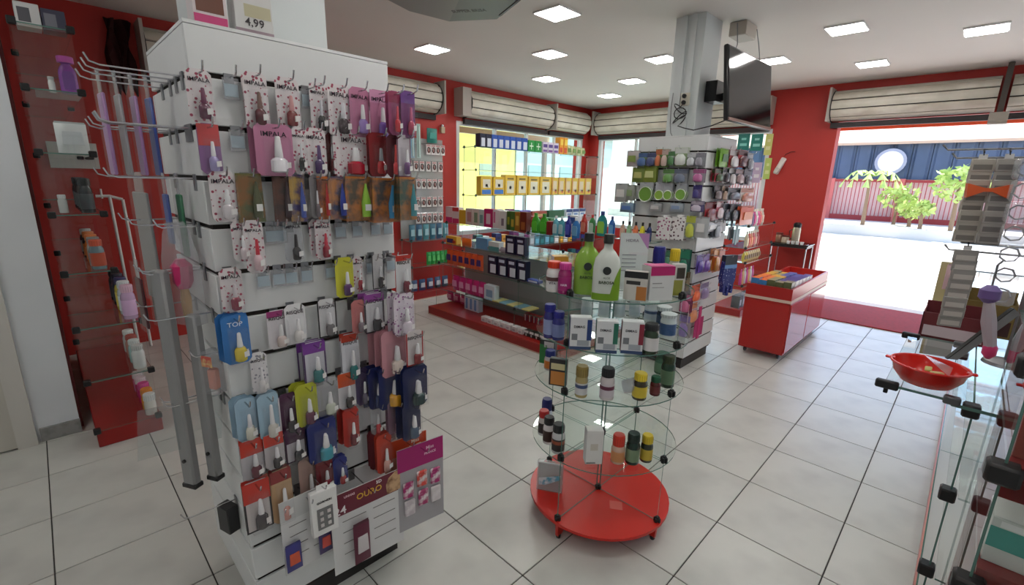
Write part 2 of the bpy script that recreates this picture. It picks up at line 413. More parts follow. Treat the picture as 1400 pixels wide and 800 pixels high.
wb = thing('wiring_box', G().bev(4.32, 4.56, 1.62, 1.76, 2.83, CH-.002, mat((186, 176, 164), .5), .006), 'small beige wiring box on the ceiling above the television', 'box')
obj('cable', G().tube([(4.30, 1.69, 2.92), (4.27, 1.67, 2.85), (4.28, 1.66, 2.75), (4.24, 1.66, 2.68)], .004, GREY, 5), wb)
obj('cable', G().tube([(4.5, 1.6, 2.9), (4.52, 1.58, 2.8), (4.46, 1.54, 2.7), (4.40, 1.51, 2.63)], .004, GREY, 5), wb)
thing('wall_bell', G().box(-.03, .03, -.05, 0, -.04, .04, mat((198, 178, 150), .5)).lathe([(.024, 0), (.026, .01), (.02, .03)], CHROME, (0, -.03, .04), 10), 'small beige bell box on the red pier', 'box', (at('y', WL, 603, 178).x, WL-.001, at('y', WL, 603, 178).z))
p = at('x', WB, 1067, 227)
ph = thing('wall_handset', G().bev(-.035, .035, -.05, 0, -.12, .12, mat((226, 220, 214), .35), .012).bev(-.03, .03, -.075, -.05, -.11, -.03, mat((205, 198, 190), .35), .01), 'tilted white plastic handset on the red wall beside the window', 'handset', (WB-.002, p.y, p.z), (0, math.radians(22), -PI/2))
obj('wire', G().tube([(0, -.02, .1), (-.02, -.01, .16), (.03, -.008, .22), (.08, -.008, .24)], .004, BLACK, 5), ph)

# ================================================================== outside
asph = mat((206, 203, 196), .9, var=.1, scale=.7, name='sunlit concrete')
thing('street', G().box(7.86, 20.5, -40, 50, -.14, -.03, asph), 'sunlit pale street in front of the shop door', 'street')['kind'] = 'structure'
thing('pavement_far', G().box(20.5, 40, -40, 60, -.14, .32, mat((222, 216, 206), .9, var=.08, scale=.5)), 'sunlit pale pavement across the street', 'pavement')['kind'] = 'structure'
thing('side_street', G().box(-20, 7.86, 5.75, 40, -.14, -.03, asph), 'pale side street behind the side street windows', 'street')['kind'] = 'structure'
matm = mat((150, 30, 32), .8, var=.2, scale=30, bump=.2)
thing('door_mat', G().bev(6.79, 8.02, -.9, 1.46, 0, .014, matm, .005), 'red mat in the street doorway', 'mat')
# awning over the pavement: corrugated sheets on a beam
for nm, lab, fn in (('awning', 'corrugated awning above the street door', 0), ('awning', 'corrugated awning above the side street window', 1)):
    V, F = [], []; N = 150
    for i in range(N+1):
        s_ = -3+i*.055 if fn == 0 else 3.6+i*.028; h = .028*math.sin(i*2*PI/4)
        for k in (0, 1):
            q = (7.9, 2.95) if k == 0 else (9.3, 2.68)
            q2 = (5.78, 2.80) if k == 0 else (6.75, 2.58)
            V.append((q[0], s_, q[1]+h) if fn == 0 else (s_, q2[0], q2[1]+h))
    F = [(2*i, 2*i+1, 2*i+3, 2*i+2) for i in range(N)]
    g = G().add(V, F, mat((214, 204, 182), .8, var=.15, scale=3))
    aw = thing(nm, g, lab, 'awning')
    if fn == 0: obj('beam', G().box(9.22, 9.3, -3, 5.2, 2.50, 2.62, mat((206, 88, 52), .6)), aw)
    else:
        for x in (3.7, 7.7): obj('post', G().box(x-.04, x+.04, 6.66, 6.74, -.03, 2.4, mat((150, 140, 130), .6)), aw)
        obj('beam', G().box(3.6, 7.8, 6.66, 6.74, 2.40, 2.5, mat((206, 190, 160), .6)), aw)
# building across the street: blue sheet front over a red fence
bl = mat((70, 84, 112), .6, var=.15, scale=1); X = 24.0
g = G().box(X+.3, X+9, -14, 12, .32, 2.0, mat((236, 206, 200), .8))
bd = thing('shop_building', g, 'long building across the street with blue sheet front', 'building')
for i in range(42): obj('sheet', memo('sheet', lambda: G().prism([(0, 0), (.08, .0), (.14, -.06), (.5, -.06), (.56, 0), (.62, 0), (.62, .04), (0, .04)], 1.98, 3.36, bl, 'xy').make('sheet')), bd, (X+.15, 11.8-i*.6, 0), -PI/2)
obj('roof', G().prism([(X-.2, 3.3), (X+9, 4.6), (X+9, 4.7), (X-.2, 3.4)], -14, 12, mat((190, 160, 140), .8), 'xz'), bd)
fence = thing('street_fence', G().box(X-.05, X, -14, 12, .32, .52, mat((150, 40, 44), .5)).box(X-.05, X, -14, 12, 1.86, 1.96, mat((150, 40, 44), .5)), 'red barred fence across the street', 'fence')
for i in range(11): obj('post', memo('fpost', lambda: G().box(-.09, .03, -.1, .1, .32, 2.0, mat((186, 92, 88), .5)).make('post')), fence, (X, 11.5-i*2.3, 0))
bars = G()
for i in range(195): bars.box(X-.03, X-.012, 11.8-i*.13-.014, 11.8-i*.13+.014, .5, 1.9, mat((176, 60, 64), .5))
o = obj('bars', bars, fence); o['kind'] = 'stuff'
q = at('x', X-.25, 1217, 221)
sg = thing('round_sign', G().lathe([(.5, 0), (.5, .06)], mat((150, 150, 168), .5), n=24), 'round pale sign on the blue building front', 'sign', (X-.12, q.y, q.z), (0, -PI/2, 0))
obj('ring', G().lathe([(.40, .061), (.40, .07)], mat((214, 206, 210), .5), n=24), sg)
# trees
leafm = mat((186, 204, 120), .6, var=.3, scale=2, c2=(140, 168, 84), name='leaves')
def tree(label, x, y, z, h, r, n, name='street_tree', palm=False):
    rnd = random.Random(int(x*10+y*100)); tr = mat((138, 112, 88), .8)
    root = thing(name, G().tube([(0, 0, -.02), (.03, .02, h*.5), (0, .05, h)], [.07, .055, .04], tr, 7), label, 'tree', (x, y, z))
    if palm:
        for k in range(n):
            a = 2*PI*k/n+.3; P = []
            for i in range(7):
                t = i/6; P.append(Vector((math.cos(a)*r*t, math.sin(a)*r*t, h+.35*math.sin(t*2.6)-.55*t*t)))
            g = G()
            for i in range(6):
                d = (P[i+1]-P[i]).normalized(); sd = d.cross(Vector((0, 0, 1))).normalized()*(.16*math.sin(PI*(i+.6)/6.8)+.02)
                m_ = (P[i]+P[i+1])/2
                for e in (1, -1): g.add([P[i], P[i+1], m_+sd*e+Vector((0, 0, -.1))+d*.08], [(0, 1, 2)], leafm)
            obj('frond', g, root)
    else:
        g = G()
        for i in range(n):
            v = Vector((rnd.gauss(0, 1), rnd.gauss(0, 1), rnd.gauss(0, 1))).normalized()*r*rnd.random()**.4
            v.z *= .8; p = v+Vector((0, 0, h)); a = Vector((rnd.random()-.5, rnd.random()-.5, rnd.random()-.5)).normalized()*.13
            b_ = a.cross(Vector((rnd.random(), rnd.random(), .3))).normalized()*.06
            g.add([p-a, p+b_, p+a, p-b_], [(0, 1, 2, 3)], leafm)
        o = obj('foliage', g, root); o['kind'] = 'stuff'
    return root
for (u, v, hh, rr, nn, lab, pm) in ((1178, 312, 1.7, .95, 11, 'young palm tree in front of the red fence', True), (1222, 303, 1.0, .6, 150, 'small leafy tree on the pavement beside the palm', False), (1243, 306, .6, .42, 130, 'low shrub hugging the fence post', False), (1300, 312, 1.5, .75, 240, 'yellow green leafy tree near the clip strips', False), (1256, 318, .7, .3, 90, 'sapling with thin crown on the far pavement', False)):
    q = at('z', .32, u, v+4); xx = max(20.9, min(q.x, 23.2)); tree(lab, xx, at('x', xx, u, v).y, .32, hh, rr, nn, 'palm_tree' if pm else 'street_tree', pm)
# yellow house and planting seen through the left windows
ye = mat((236, 214, 120), .8, var=.06, scale=1)
yh = thing('yellow_house', G().box(2.5, 13.2, 13.0, 18, -.03, 3.5, ye), 'yellow rendered house across the side street', 'house')
for x in (9.4, 11.4): obj('window', G().box(x, x+.6, 12.97, 13.0, 1.75, 2.15, mat((150, 160, 140), .6)), yh)
obj('roof', G().box(2.4, 13.3, 12.6, 18.2, 3.5, 3.65, mat((180, 172, 150), .8)), yh)
wh = thing('white_house', G().box(13.5, 20.2, 13.2, 18, -.03, 3.6, mat((206, 216, 212), .8, var=.1, scale=.8)), 'pale grey house beyond the yellow house', 'house')
for x in (14.2, 16.2, 18.4): obj('window', G().box(x, x+.9, 13.15, 13.2, 1.2, 2.2, mat((150, 170, 168), .6)), wh)
obj('roof', G().box(13.4, 20.4, 12.8, 18.2, 3.6, 3.75, mat((150, 130, 116), .8)), wh)
ob = thing('corner_house', G().box(21, 29, 14, 34, .32, 3.8, mat((236, 232, 224), .8, var=.05, scale=.6)), 'white corner house across the crossing', 'house')
obj('door', G().box(20.96, 21.0, 20, 21.2, .32, 2.5, mat((170, 110, 90), .6)), ob)

# ================================================================== product makers
def tone(c, k): return tuple(max(0, min(255, int(x*k))) for x in c)
FLORAL = ((226, 219, 220), (168, 76, 98))
def polish_card(w, h, back, bottle, cap=(225, 224, 226), text_s=None, text_c=(40, 30, 44), header=None, hc=.22, floral=None, tall=False, frame=None, vert=False, bare=False, clear=False, tag_=True):
    """blister card: printed backing, clear blister, polish bottle with its cap. Hangs from its top hole at the origin."""
    key = ('pc', round(w, 3), round(h, 3), back, bottle, cap, text_s, header, floral, tall, frame, vert, clear, hc)
    def mk():
        r = .012; a = w/2; out = [(-a, -h+r), (-a+r, -h), (a-r, -h), (a, -h+r), (a, .008-r), (a-r, .008), (-a+r, .008), (-a, .008-r)]
        bm = PLASTM if clear else (dotmat(*floral, scale=80, size=.30) if floral else mat(back, .35))
        g = G().prism(out, 0, .0012, bm)
        if frame:
            fm = mat(frame, .35); t = w*.07
            g.rect(-a, -a+t, -h, .0, -.0006, fm).rect(a-t, a, -h, .0, -.0006, fm).rect(-a, a, -h, -h+t, -.0006, fm)
        if header: g.rect(-a*.98, a*.98, -h*hc, .006, -.0007, mat(header, .35))
        parts = []
        if text_s:
            sz = min(w*1.25/max(1, len(text_s))*1.15, .02)
            parts.append(('lettering', text(text_s, sz, mat(text_c, .5), 1.05, .0002), (0, -.0012, -h*.15)))
        bw = w*.46; bh = h*.62; bx = a*.12
        gb = G(); z0 = -h*.93; bmx = mat(bottle, .12, coat=.6)
        gb.lathe([(bw*.36, z0), (bw*.5, z0+.004), (bw*.5, z0+bh*.40), (bw*.36, z0+bh*.47), (bw*.22, z0+bh*.51)], bmx, (bx, -.013, 0), 10, 1, .7)
        if tag_: gb.add([(bx+bw*.1, -.0235, z0+bh*.14), (bx+bw*.62, -.022, z0+bh*.17), (bx+bw*.62, -.022, z0+bh*.36), (bx+bw*.1, -.0235, z0+bh*.33)], [(0, 1, 2, 3)], mat((236, 234, 232), .5))
        gc = G(); k = 1.2 if tall else 1
        gc.lathe([(bw*.24, z0+bh*.5), (bw*.25, z0+bh*.56), (bw*.16, z0+bh*(.97*k)), (bw*.11, z0+bh*k)], mat(cap, .3), (bx, -.013, 0), 9, 1, .8)
        gl = G(); e = w*.36; zt = -h*.26
        gl.add([(-e+bx*.4, -.026, -h*.965), (e+bx*.4, -.026, -h*.965), (e+bx*.4, -.026, zt), (-e+bx*.4, -.026, zt), (-e+bx*.4, -.001, -h*.985), (e+bx*.4, -.001, -h*.985), (e+bx*.4, -.001, zt+.012), (-e+bx*.4, -.001, zt+.012)],
               [(0, 1, 2, 3), (0, 4, 5, 1), (1, 5, 6, 2), (2, 6, 7, 3), (3, 7, 4, 0)], PLAST)
        cb = gc.make('cap')
        parts += [('polish_bottle', gb.make('polish_bottle'), (0, 0, 0), [('cap', cb)]), ('blister', gl.make('blister'))]
        return g.make('backing_card'), parts
    return memo(key, mk)
def spike(p0, p1, r, m, n=8):
    return G().tube([p0, ((p0[0]+p1[0])/2, (p0[1]+p1[1])/2, (p0[2]+p1[2])/2), p1], [r, r*.7, r*.35], m, n)
def carton(w, d, h, c, prints=(), side=None, top=None, txt=None, tc=(240, 240, 240), ts=.02, tz=.6, tx=0):
    """printed box standing on its base, front at -y; prints are (x0, z0, x1, z1, colour) in 0..1 of the front"""
    key = ('ct', round(w, 3), round(d, 3), round(h, 3), tuple(c), tuple(prints), side, top, txt, ts)
    def mk():
        g = G().bev(-w/2, w/2, -d/2, d/2, 0, h, mat(c, .35), .0012)
        for p in prints: g.rect(-w/2+p[0]*w, -w/2+p[2]*w, p[1]*h, p[3]*h, -d/2-.0006, mat(p[4], .35))
        if side: g.add([(-w/2-.0006, -d/2+.001, .001), (-w/2-.0006, d/2-.001, .001), (-w/2-.0006, d/2-.001, h-.001), (-w/2-.0006, -d/2+.001, h-.001)], [(0, 1, 2, 3)], mat(side, .35))
        if top: g.add([(-w/2+.001, -d/2+.001, h+.0006), (w/2-.001, -d/2+.001, h+.0006), (w/2-.001, d/2-.001, h+.0006), (-w/2+.001, d/2-.001, h+.0006)], [(0, 1, 2, 3)], mat(top, .35))
        parts = []
        if txt: parts.append(('lettering', text(txt, ts, mat(tc, .5), 1, .0003), (tx*w, -d/2-.0014, h*tz)))
        parts.append(('lid_flap', G().box(-w/2+.002, w/2-.002, -d/2+.001, d/2-.004, h+.0008, h+.0016, mat(top or tone(c, 1.05), .35)).make('lid_flap')))
        return g.make('carton'), parts
    return memo(key, mk)
def pill_bottle(r, h, body, cap, label=None, band=None, txt=None, tc=(40, 40, 60), neck=.8, caph=.2, n=16, squash=1, flip=False, collar=None):
    key = ('pb', round(r, 4), round(h, 4), tuple(body), tuple(cap), label, band, txt, neck, caph, squash, flip)
    def mk():
        hb = h*(1-caph); bm = mat(body, .2, coat=.3)
        g = G().lathe([(r*.93, 0), (r, .004), (r, hb*.78), (r*.93, hb*.88), (r*neck, hb*.95), (r*neck*.95, hb)], bm, n=n, sy=squash)
        parts = []
        if label: parts.append(('label', G().lathe([(r*1.012, hb*.14), (r*1.012, hb*.70)], mat(label, .45), n=n, sy=squash, cap=False).make('label')))
        if band: parts.append(('label_band', G().lathe([(r*1.022, hb*.46), (r*1.022, hb*.62)], mat(band, .4), n=n, sy=squash, cap=False).make('label_band')))
        cr = r*neck*1.08
        if flip: cg = G().lathe([(cr, hb), (cr, hb+h*caph*.5), (cr*.6, hb+h*caph*.6), (cr*.45, hb+h*caph)], mat(cap, .35), n=n)
        else: cg = G().lathe([(cr, hb*.985), (cr, hb+h*caph*.86), (cr*.9, hb+h*caph)], mat(cap, .4), n=n)
        if not flip:
            for i in range(n): a = 2*PI*(i+.5)/n; cg.box(cr*math.cos(a)-.0008, cr*math.cos(a)+.0008, cr*math.sin(a)-.0008, cr*math.sin(a)+.0008, hb*.99, hb+h*caph*.8, mat(tone(cap, .8), .4))
        parts.append(('cap', cg.make('cap')))
        if txt: parts.append(('lettering', text(txt, r*.42, mat(tc, .5), 1, .0003), (0, -r*squash*1.03, hb*.38)))
        return g.make('bottle_body'), parts
    return memo(key, mk)
def flat_bottle(w, d, h, body, cap, panel=None, shoulder=.72, txt=None, tc=(30, 60, 30), capw=.3):
    """shampoo or lotion bottle of oval section"""
    key = ('fb', round(w, 3), round(d, 3), round(h, 3), tuple(body), tuple(cap), panel, shoulder, txt)
    def mk():
        a = w/2; b = d/d*(d/w)
        g = G().lathe([(a*.9, 0), (a, .008), (a, h*.45), (a*.97, h*shoulder*.85), (a*.8, h*shoulder), (a*.45, h*(shoulder+.1)), (a*capw, h*(shoulder+.14))], mat(body, .25, coat=.3), n=16, sy=b)
        parts = [('cap', G().lathe([(a*capw*1.15, h*(shoulder+.13)), (a*capw*1.15, h*.985), (a*capw, h)], mat(cap, .4), n=12).make('cap'))]
        if panel: parts.append(('label', G().prism([(-a*.62, h*.12), (a*.62, h*.12), (a*.66, h*.5), (a*.45, h*.6), (-a*.45, h*.6), (-a*.66, h*.5)], -d/2*1.02-.001, -d/2*.72, mat(panel, .4)).make('label')))
        if txt: parts.append(('lettering', text(txt, w*.2, mat(tc, .5), 1, .0003), (0, -d/2*1.03-.0022, h*.36)))
        return g.make('bottle_body'), parts
    return memo(key, mk)
def pack(w, d, h, c, c2=None, puff=.3):
    """soft pillow pack, front at -y"""
    key = ('pk', round(w, 3), round(d, 3), round(h, 3), tuple(c), c2)
    def mk():
        V, F = [], []; N = 5
        for side in (-1, 1):
            for j in range(N):
                for i in range(N):
                    x, z = i/(N-1), j/(N-1); t = (math.sin(PI*x)*math.sin(PI*z))**.5
                    V.append(((x-.5)*w, side*d/2*(.12+.88*t), z*h))
        q = N*N
        for s_ in (0, 1):
            for j in range(N-1):
                for i in range(N-1): F.append((s_*q+j*N+i, s_*q+j*N+i+1, s_*q+(j+1)*N+i+1, s_*q+(j+1)*N+i))
        ring = [i for i in range(N)]+[j*N+N-1 for j in range(1, N)]+[(N-1)*N+i for i in range(N-2, -1, -1)]+[j*N for j in range(N-2, 0, -1)]
        for k in range(len(ring)):
            a, b = ring[k], ring[(k+1) % len(ring)]; F.append((a, b, b+q, a+q))
        g = G().add(V, F, mat(c, .3, var=0)); parts = []
        if c2:
            parts.append(('label', G().prism([(-w*.34, h*.3), (w*.34, h*.3), (w*.3, h*.72), (-w*.3, h*.72)], -d/2-.0012, -d/2*.8, mat(c2, .35)).make('label')))
        parts.append(('seal_strip', G().box(-w*.47, w*.47, -d*.07, d*.07, h*.99, h*1.05, mat(tone(c, .85), .35)).make('seal_strip')))
        return g.make('pack'), parts
    return memo(key, mk)
def place(name, mp, label, cat, loc, rot=0, group=None, scale=None):
    return thing(name, mp[0], label, cat, loc, rot, group, mp[1], scale)

# ================================================================== slatwall towers
slatw = mat((226, 228, 228), .35, var=.04, scale=3, name='white slat board'); groove = mat((38, 28, 22), .7)
Z0, DZ = .102, .1365
def hook_mesh(L, plate=True, double=False):
    def mk():
        g = G().tube([(0, 0, 0), (0, -L*.9, 0), (0, -L, .006), (0, -L-.008, .024)], .0024, CHROME, 5)
        g.box(-.012, .012, -.002, .002, -.035, .012, STEEL)
        return g.make('hook')
    return memo(('hook', round(L, 3)), mk)
def tower(name, label, x0, x1, y0, y1, top=2.0):
    root = thing(name, G().box(x0+.012, x1-.012, y0+.012, y1-.012, .09, top-.004, groove), label, 'display tower')
    zs = [Z0+k*DZ for k in range(14)]+[top]
    for k in range(14):
        za, zb = zs[k]+.007, zs[k+1]-.007 if k < 13 else top-.004
        obj('slat', memo((name, x0, 'f', k == 13), lambda: G().bev(x0, x1, y0, y0+.012, 0, zb-za, slatw, .002).make('slat')), root, (0, 0, za))
        obj('slat', memo((name, x0, 'l', k == 13), lambda: G().bev(x0, x0+.012, y0+.0125, y1, 0, zb-za, slatw, .002).make('slat')), root, (0, 0, za))
        obj('slat', memo((name, x0, 'r', k == 13), lambda: G().bev(x1-.012, x1, y0+.0125, y1, 0, zb-za, slatw, .002).make('slat')), root, (0, 0, za))
        obj('slat', memo((name, x0, 'b', k == 13), lambda: G().bev(x0+.0125, x1-.0125, y1-.012, y1, 0, zb-za, slatw, .002).make('slat')), root, (0, 0, za))
    obj('top_board', G().box(x0, x1, y0, y1, top-.003, top+.006, slatw), root)
    obj('plinth', G().box(x0+.025, x1-.025, y0+.025, y1-.025, 0, .09, mat((36, 34, 34), .5)), root)
    return root
T1 = dict(x0=.335, x1=.93, y0=1.545, y1=2.08)
t1 = tower('slatwall_tower', 'white slatwall tower hung with nail polish cards, boxes on top', T1['x0'], T1['x1'], T1['y0'], T1['y1'])
T2 = dict(x0=3.83, x1=4.43, y0=1.615, y1=2.235)
t2 = tower('slatwall_tower', 'white slatwall tower around the column with the television', T2['x0'], T2['x1'], T2['y0'], T2['y1'])
def row_z(k): return Z0+(14-k)*DZ          # k = 1 is the top groove
def hook(t, x, z, L, face, plate=None):
    T = T1 if t is t1 else T2
    k = min(range(1, 15), key=lambda q: abs(row_z(q)-z)); tn = 'nail tower' if t is t1 else 'column tower'
    lab = ('chrome hook%s in the %s row of the %s front' if face == 'f' else 'long chrome hook%s in the %s row of the %s side') % (' with empty price holder' if plate is not None else '', ORD[k-1], tn)
    h = thing('slatwall_hook', hook_mesh(L), lab, 'hook', (x, T['y0']-.0022, z) if face == 'f' else (T['x0']-.0022, x, z), 0 if face == 'f' else -PI/2, 'hooks on the '+tn)
    if plate is not None:
        obj('price_holder', memo('ph', lambda: G().box(-.02, .02, -.003, 0, -.052, .004, PLASTM).box(-.017, .017, -.0038, -.003, -.045, -.012, mat((170, 186, 196), .4)).make('price_holder')), h, (0, -plate, -.004))
    return h
def t1card(row, u0, u1, v0, v1, n=1, off=.03, tilt=0, label=None, noun='nail polish card', hk=True, **kw):
    """hang n equal cards on one hook of the nail polish tower; u, v are sighted edges of the front card"""
    y = T1['y0']-off; zr = row_z(row)
    a, b_ = at('y', y, u0, (v0+v1)/2), at('y', y, u1, (v0+v1)/2); um = (u0+u1)/2
    w = max(.02, b_.x-a.x); x = (a.x+b_.x)/2; top = at('y', y, um, v0).z; h = top-at('y', y, um, v1).z
    me, parts = polish_card(round(w/.004)*.004, round(h/.006)*.006, **kw)
    lb = (label or 'nail polish card')+' on the nail tower\'s %s row' % ORD[row-1]
    zt = min(top, zr+.012)
    for i in range(n):
        thing('nail_polish_card', me, lb+('' if i == 0 else ', behind its twin' if n == 2 else ', further back'), noun if len(noun.split()) < 3 else 'nail polish', (x-.0035*i*(-1 if i % 2 else 1), y+.028*i*(.6 if n > 2 else .8), zt), (math.radians(tilt), 0, random.uniform(-.04, .04)), 'cards hanging on the nail polish tower', parts)
    if hk: hook(t1, x, zt-.004, off+.05, 'f')
def t1hook(row, u, L=.07, plate=.01):
    p = at('y', T1['y0'], u, 0); zr = row_z(row)
    # sight the column of the hook at the height of its groove
    lo, hi = T1['x0'], T1['x1']
    for _ in range(30):
        m = (lo+hi)/2; q = Vector((m, T1['y0'], zr))-EYEP
        if 700+FPX*q.dot(CR)/q.dot(CD) < u: lo = m
        else: hi = m
    hook(t1, lo, zr-.002, L, 'f', plate)
PK = (196, 128, 160); CLR = (214, 216, 220); IMP = dict(text_s='IMPALA', floral=FLORAL, back=(226, 214, 214))
RIS = dict(text_s='RISQUÉ')
# --- row 1
t1card(1, 256, 292, 99, 168, label='floral card with plum polish and white band', bottle=(92, 36, 66), cap=(110, 50, 80), **IMP)
t1hook(1, 312)
t1card(1, 334, 367, 103, 176, 2, label='floral card with maroon polish', bottle=(88, 22, 34), cap=(120, 90, 80), **IMP)
t1card(1, 378, 410, 109, 176, label='floral card with brick red polish and pink cap', bottle=(120, 28, 30), cap=(206, 150, 150), **IMP)
t1hook(1, 417)
t1card(1, 424, 446, 109, 176, label='narrow floral card with black polish and silver cap', bottle=(28, 26, 32), cap=(200, 200, 206), **IMP)
t1card(1, 449, 480, 114, 183, 2, off=.05, label='floral card with ebony polish', bottle=(38, 16, 24), cap=(214, 214, 218), **IMP)
t1card(1, 478, 505, 120, 183, off=.06, label='pink card with lavender polish and white cap', back=PK, bottle=(150, 120, 190), text_s='IMPALA')
t1card(1, 506, 532, 122, 186, off=.07, label='pink card with violet polish and white cap', back=PK, bottle=(128, 92, 176), text_s='IMPALA', header=(206, 146, 180))
t1card(1, 531, 548, 128, 186, 2, off=.16, label='mauve card with red polish', back=(160, 80, 120), bottle=(190, 34, 48), cap=(214, 70, 90), header=(150, 60, 90))
t1card(1, 549, 567, 128, 188, 2, off=.17, label='violet card with berry polish', back=(126, 66, 120), bottle=(170, 40, 80), cap=(190, 90, 130), header=(110, 70, 140))
# --- row 2
t1card(2, 273, 302, 173, 240, 2, label='coral and lilac card with lavender polish', back=(150, 110, 160), bottle=(160, 150, 196), header=(206, 84, 84), hc=.4)
t1hook(2, 321)
t1card(2, 349, 401, 172, 240, 4, off=.05, label='wide pink card with tall white bottle', back=PK, bottle=(222, 220, 226), text_s='IMPALA', tall=True)
t1card(2, 399, 418, 175, 238, off=.05, label='slim floral card with black green polish', bottle=(44, 46, 42), cap=(214, 214, 216), **IMP)
t1card(2, 418, 446, 176, 239, off=.05, label='floral card with purple polish', bottle=(66, 40, 92), cap=(96, 66, 116), **IMP)
t1card(2, 446, 456, 184, 236, off=.04, label='thin dark red card', back=(90, 30, 30), bottle=(90, 20, 24))
t1card(2, 456, 505, 183, 244, 4, off=.06, label='floral card bundle with crimson polish', bottle=(168, 24, 46), **IMP)
t1card(2, 505, 529, 185, 242, 2, off=.10, label='red card with grey capped polish', back=(140, 40, 44), bottle=(190, 30, 36), cap=(170, 176, 184))
t1card(2, 529, 546, 188, 242, off=.15, label='dark red card with tall red bottle', back=(96, 34, 44), bottle=(196, 32, 40), cap=(210, 50, 52), tall=True)
t1card(2, 543, 562, 188, 242, 2, off=.17, label='white framed card with violet polish', back=(206, 200, 206), bottle=(110, 70, 120), frame=(120, 60, 90))
# --- row 3
t1card(3, 287, 325, 234, 300, label='floral card with clear polish', bottle=(206, 200, 204), cap=(222, 222, 224), **IMP)
def bag(row, u0, u1, v0, v1, n, off, c, c2, tube, label):
    y = T1['y0']-off; um = (u0+u1)/2; a, b_ = at('y', y, u0, (v0+v1)/2), at('y', y, u1, (v0+v1)/2); w = b_.x-a.x; x = (a.x+b_.x)/2
    top = at('y', y, um, v0).z; h = top-at('y', y, um, v1).z
    def mk():
        g = G().prism([(-w/2, -h), (w/2, -h), (w*.46, .006), (-w*.46, .006)], 0, .0014, mat(c, .3, c2=c2, scale=26))
        parts = [('treatment_tube', G().lathe([(w*.16, -h*.9), (w*.17, -h*.55), (w*.05, -h*.2), (w*.04, -h*.12)], mat(tube, .3), (w*.2, -.012, 0), 9, 1, .6).make('treatment_tube')),
                 ('sticker', G().box(w*.1, w*.32, -.0245, -.0235, -h*.75, -h*.6, mat((232, 232, 230), .5)).make('sticker')), ('sleeve', G().box(-w/2, w/2, -.0245, -.0015, -h, 0, PLAST).make('sleeve'))]
        return g.make('backing_card'), parts
    me, parts = mk()
    for i in range(n):
        thing('treatment_card', me, label+' on the nail tower\'s %s row' % ORD[row-1]+('' if i == 0 else ', further back'), 'nail care', (x+.002*i, y+.026*i*.8, min(top, row_z(row)+.01)), (0, 0, random.uniform(-.04, .04)), 'treatment sleeves on the nail polish tower', parts)
    hook(t1, x, min(top, row_z(row)+.01)-.004, off+.05, 'f')
bag(3, 323, 361, 238, 302, 1, .035, (96, 104, 60), (150, 100, 40), (86, 90, 60), 'olive and gold sleeve with white sticker')
bag(3, 373, 399, 240, 302, 1, .035, (66, 44, 40), (110, 66, 46), (60, 40, 44), 'brown sleeve with dark tube')
bag(3, 396, 418, 238, 300, 1, .05, (56, 44, 110), (200, 160, 60), (70, 90, 170), 'violet sleeve with blue tube')
t1card(3, 424, 438, 242, 300, off=.05, label='slim grey card with grey polish', back=(150, 146, 148), bottle=(120, 110, 112))
bag(3, 434, 450, 244, 300, 2, .06, (214, 120, 40), (120, 60, 36), (190, 40, 40), 'orange sleeve with red tube')
bag(3, 449, 474, 244, 300, 2, .07, (50, 62, 100), (200, 130, 60), (44, 66, 160), 'slate sleeve with dark blue tube')
bag(3, 472, 509, 244, 302, 3, .08, (206, 124, 40), (80, 66, 36), (150, 200, 60), 'amber sleeve with lime tube')
bag(3, 509, 546, 246, 304, 3, .11, (214, 126, 44), (80, 70, 64), (70, 160, 214), 'amber sleeve with sky blue tube')
bag(3, 546, 570, 244, 300, 3, .19, (190, 120, 50), (60, 90, 76), (60, 140, 150), 'amber sleeve with teal tube')
# --- row 4
t1card(4, 318, 340, 303, 357, label='floral card with clear gloss', bottle=(214, 200, 204), **IMP)
t1card(4, 335, 361, 302, 371, off=.045, label='long floral card with pale pink gloss', bottle=(222, 190, 196), cap=(200, 40, 60), **IMP)
t1hook(4, 368); t1hook(4, 380)
t1card(4, 388, 414, 299, 357, label='clear card with black polish and white tag', back=(180, 176, 178), bottle=(34, 30, 32), cap=(52, 46, 48), text_s='IMPALA', clear=True)
t1card(4, 424, 440, 303, 353, label='slim floral card with rose polish', bottle=(150, 50, 70), **IMP)
t1card(4, 431, 453, 302, 356, off=.05, label='floral card with deep crimson polish', bottle=(140, 24, 44), cap=(206, 60, 80), **IMP)
for u in (462, 485, 510, 527): t1hook(4, u)
# --- row 5
t1card(5, 301, 333, 368, 425, label='clear floral card with raspberry polish', bottle=(130, 24, 56), cap=(206, 196, 200), **IMP)
for u in (357, 378, 395, 416, 449): t1hook(5, u, .06)
t1card(5, 459, 483, 352, 403, off=.05, label='yellow card with purple polish and white cap', back=(206, 204, 60), bottle=(80, 36, 96))
t1card(5, 482, 496, 350, 396, off=.05, label='slim floral card with bright red polish', bottle=(150, 30, 46), **IMP)
t1hook(5, 504, .06)
t1card(5, 509, 525, 350, 394, off=.05, label='black framed card with charcoal polish', back=(206, 206, 208), bottle=(44, 44, 48), frame=(40, 40, 44))
t1hook(5, 531, .06)
t1card(5, 541, 562, 343, 394, off=.12, label='red topped white card with wine polish', back=(222, 222, 224), bottle=(110, 20, 40), header=(196, 60, 50), hc=.1, **RIS)
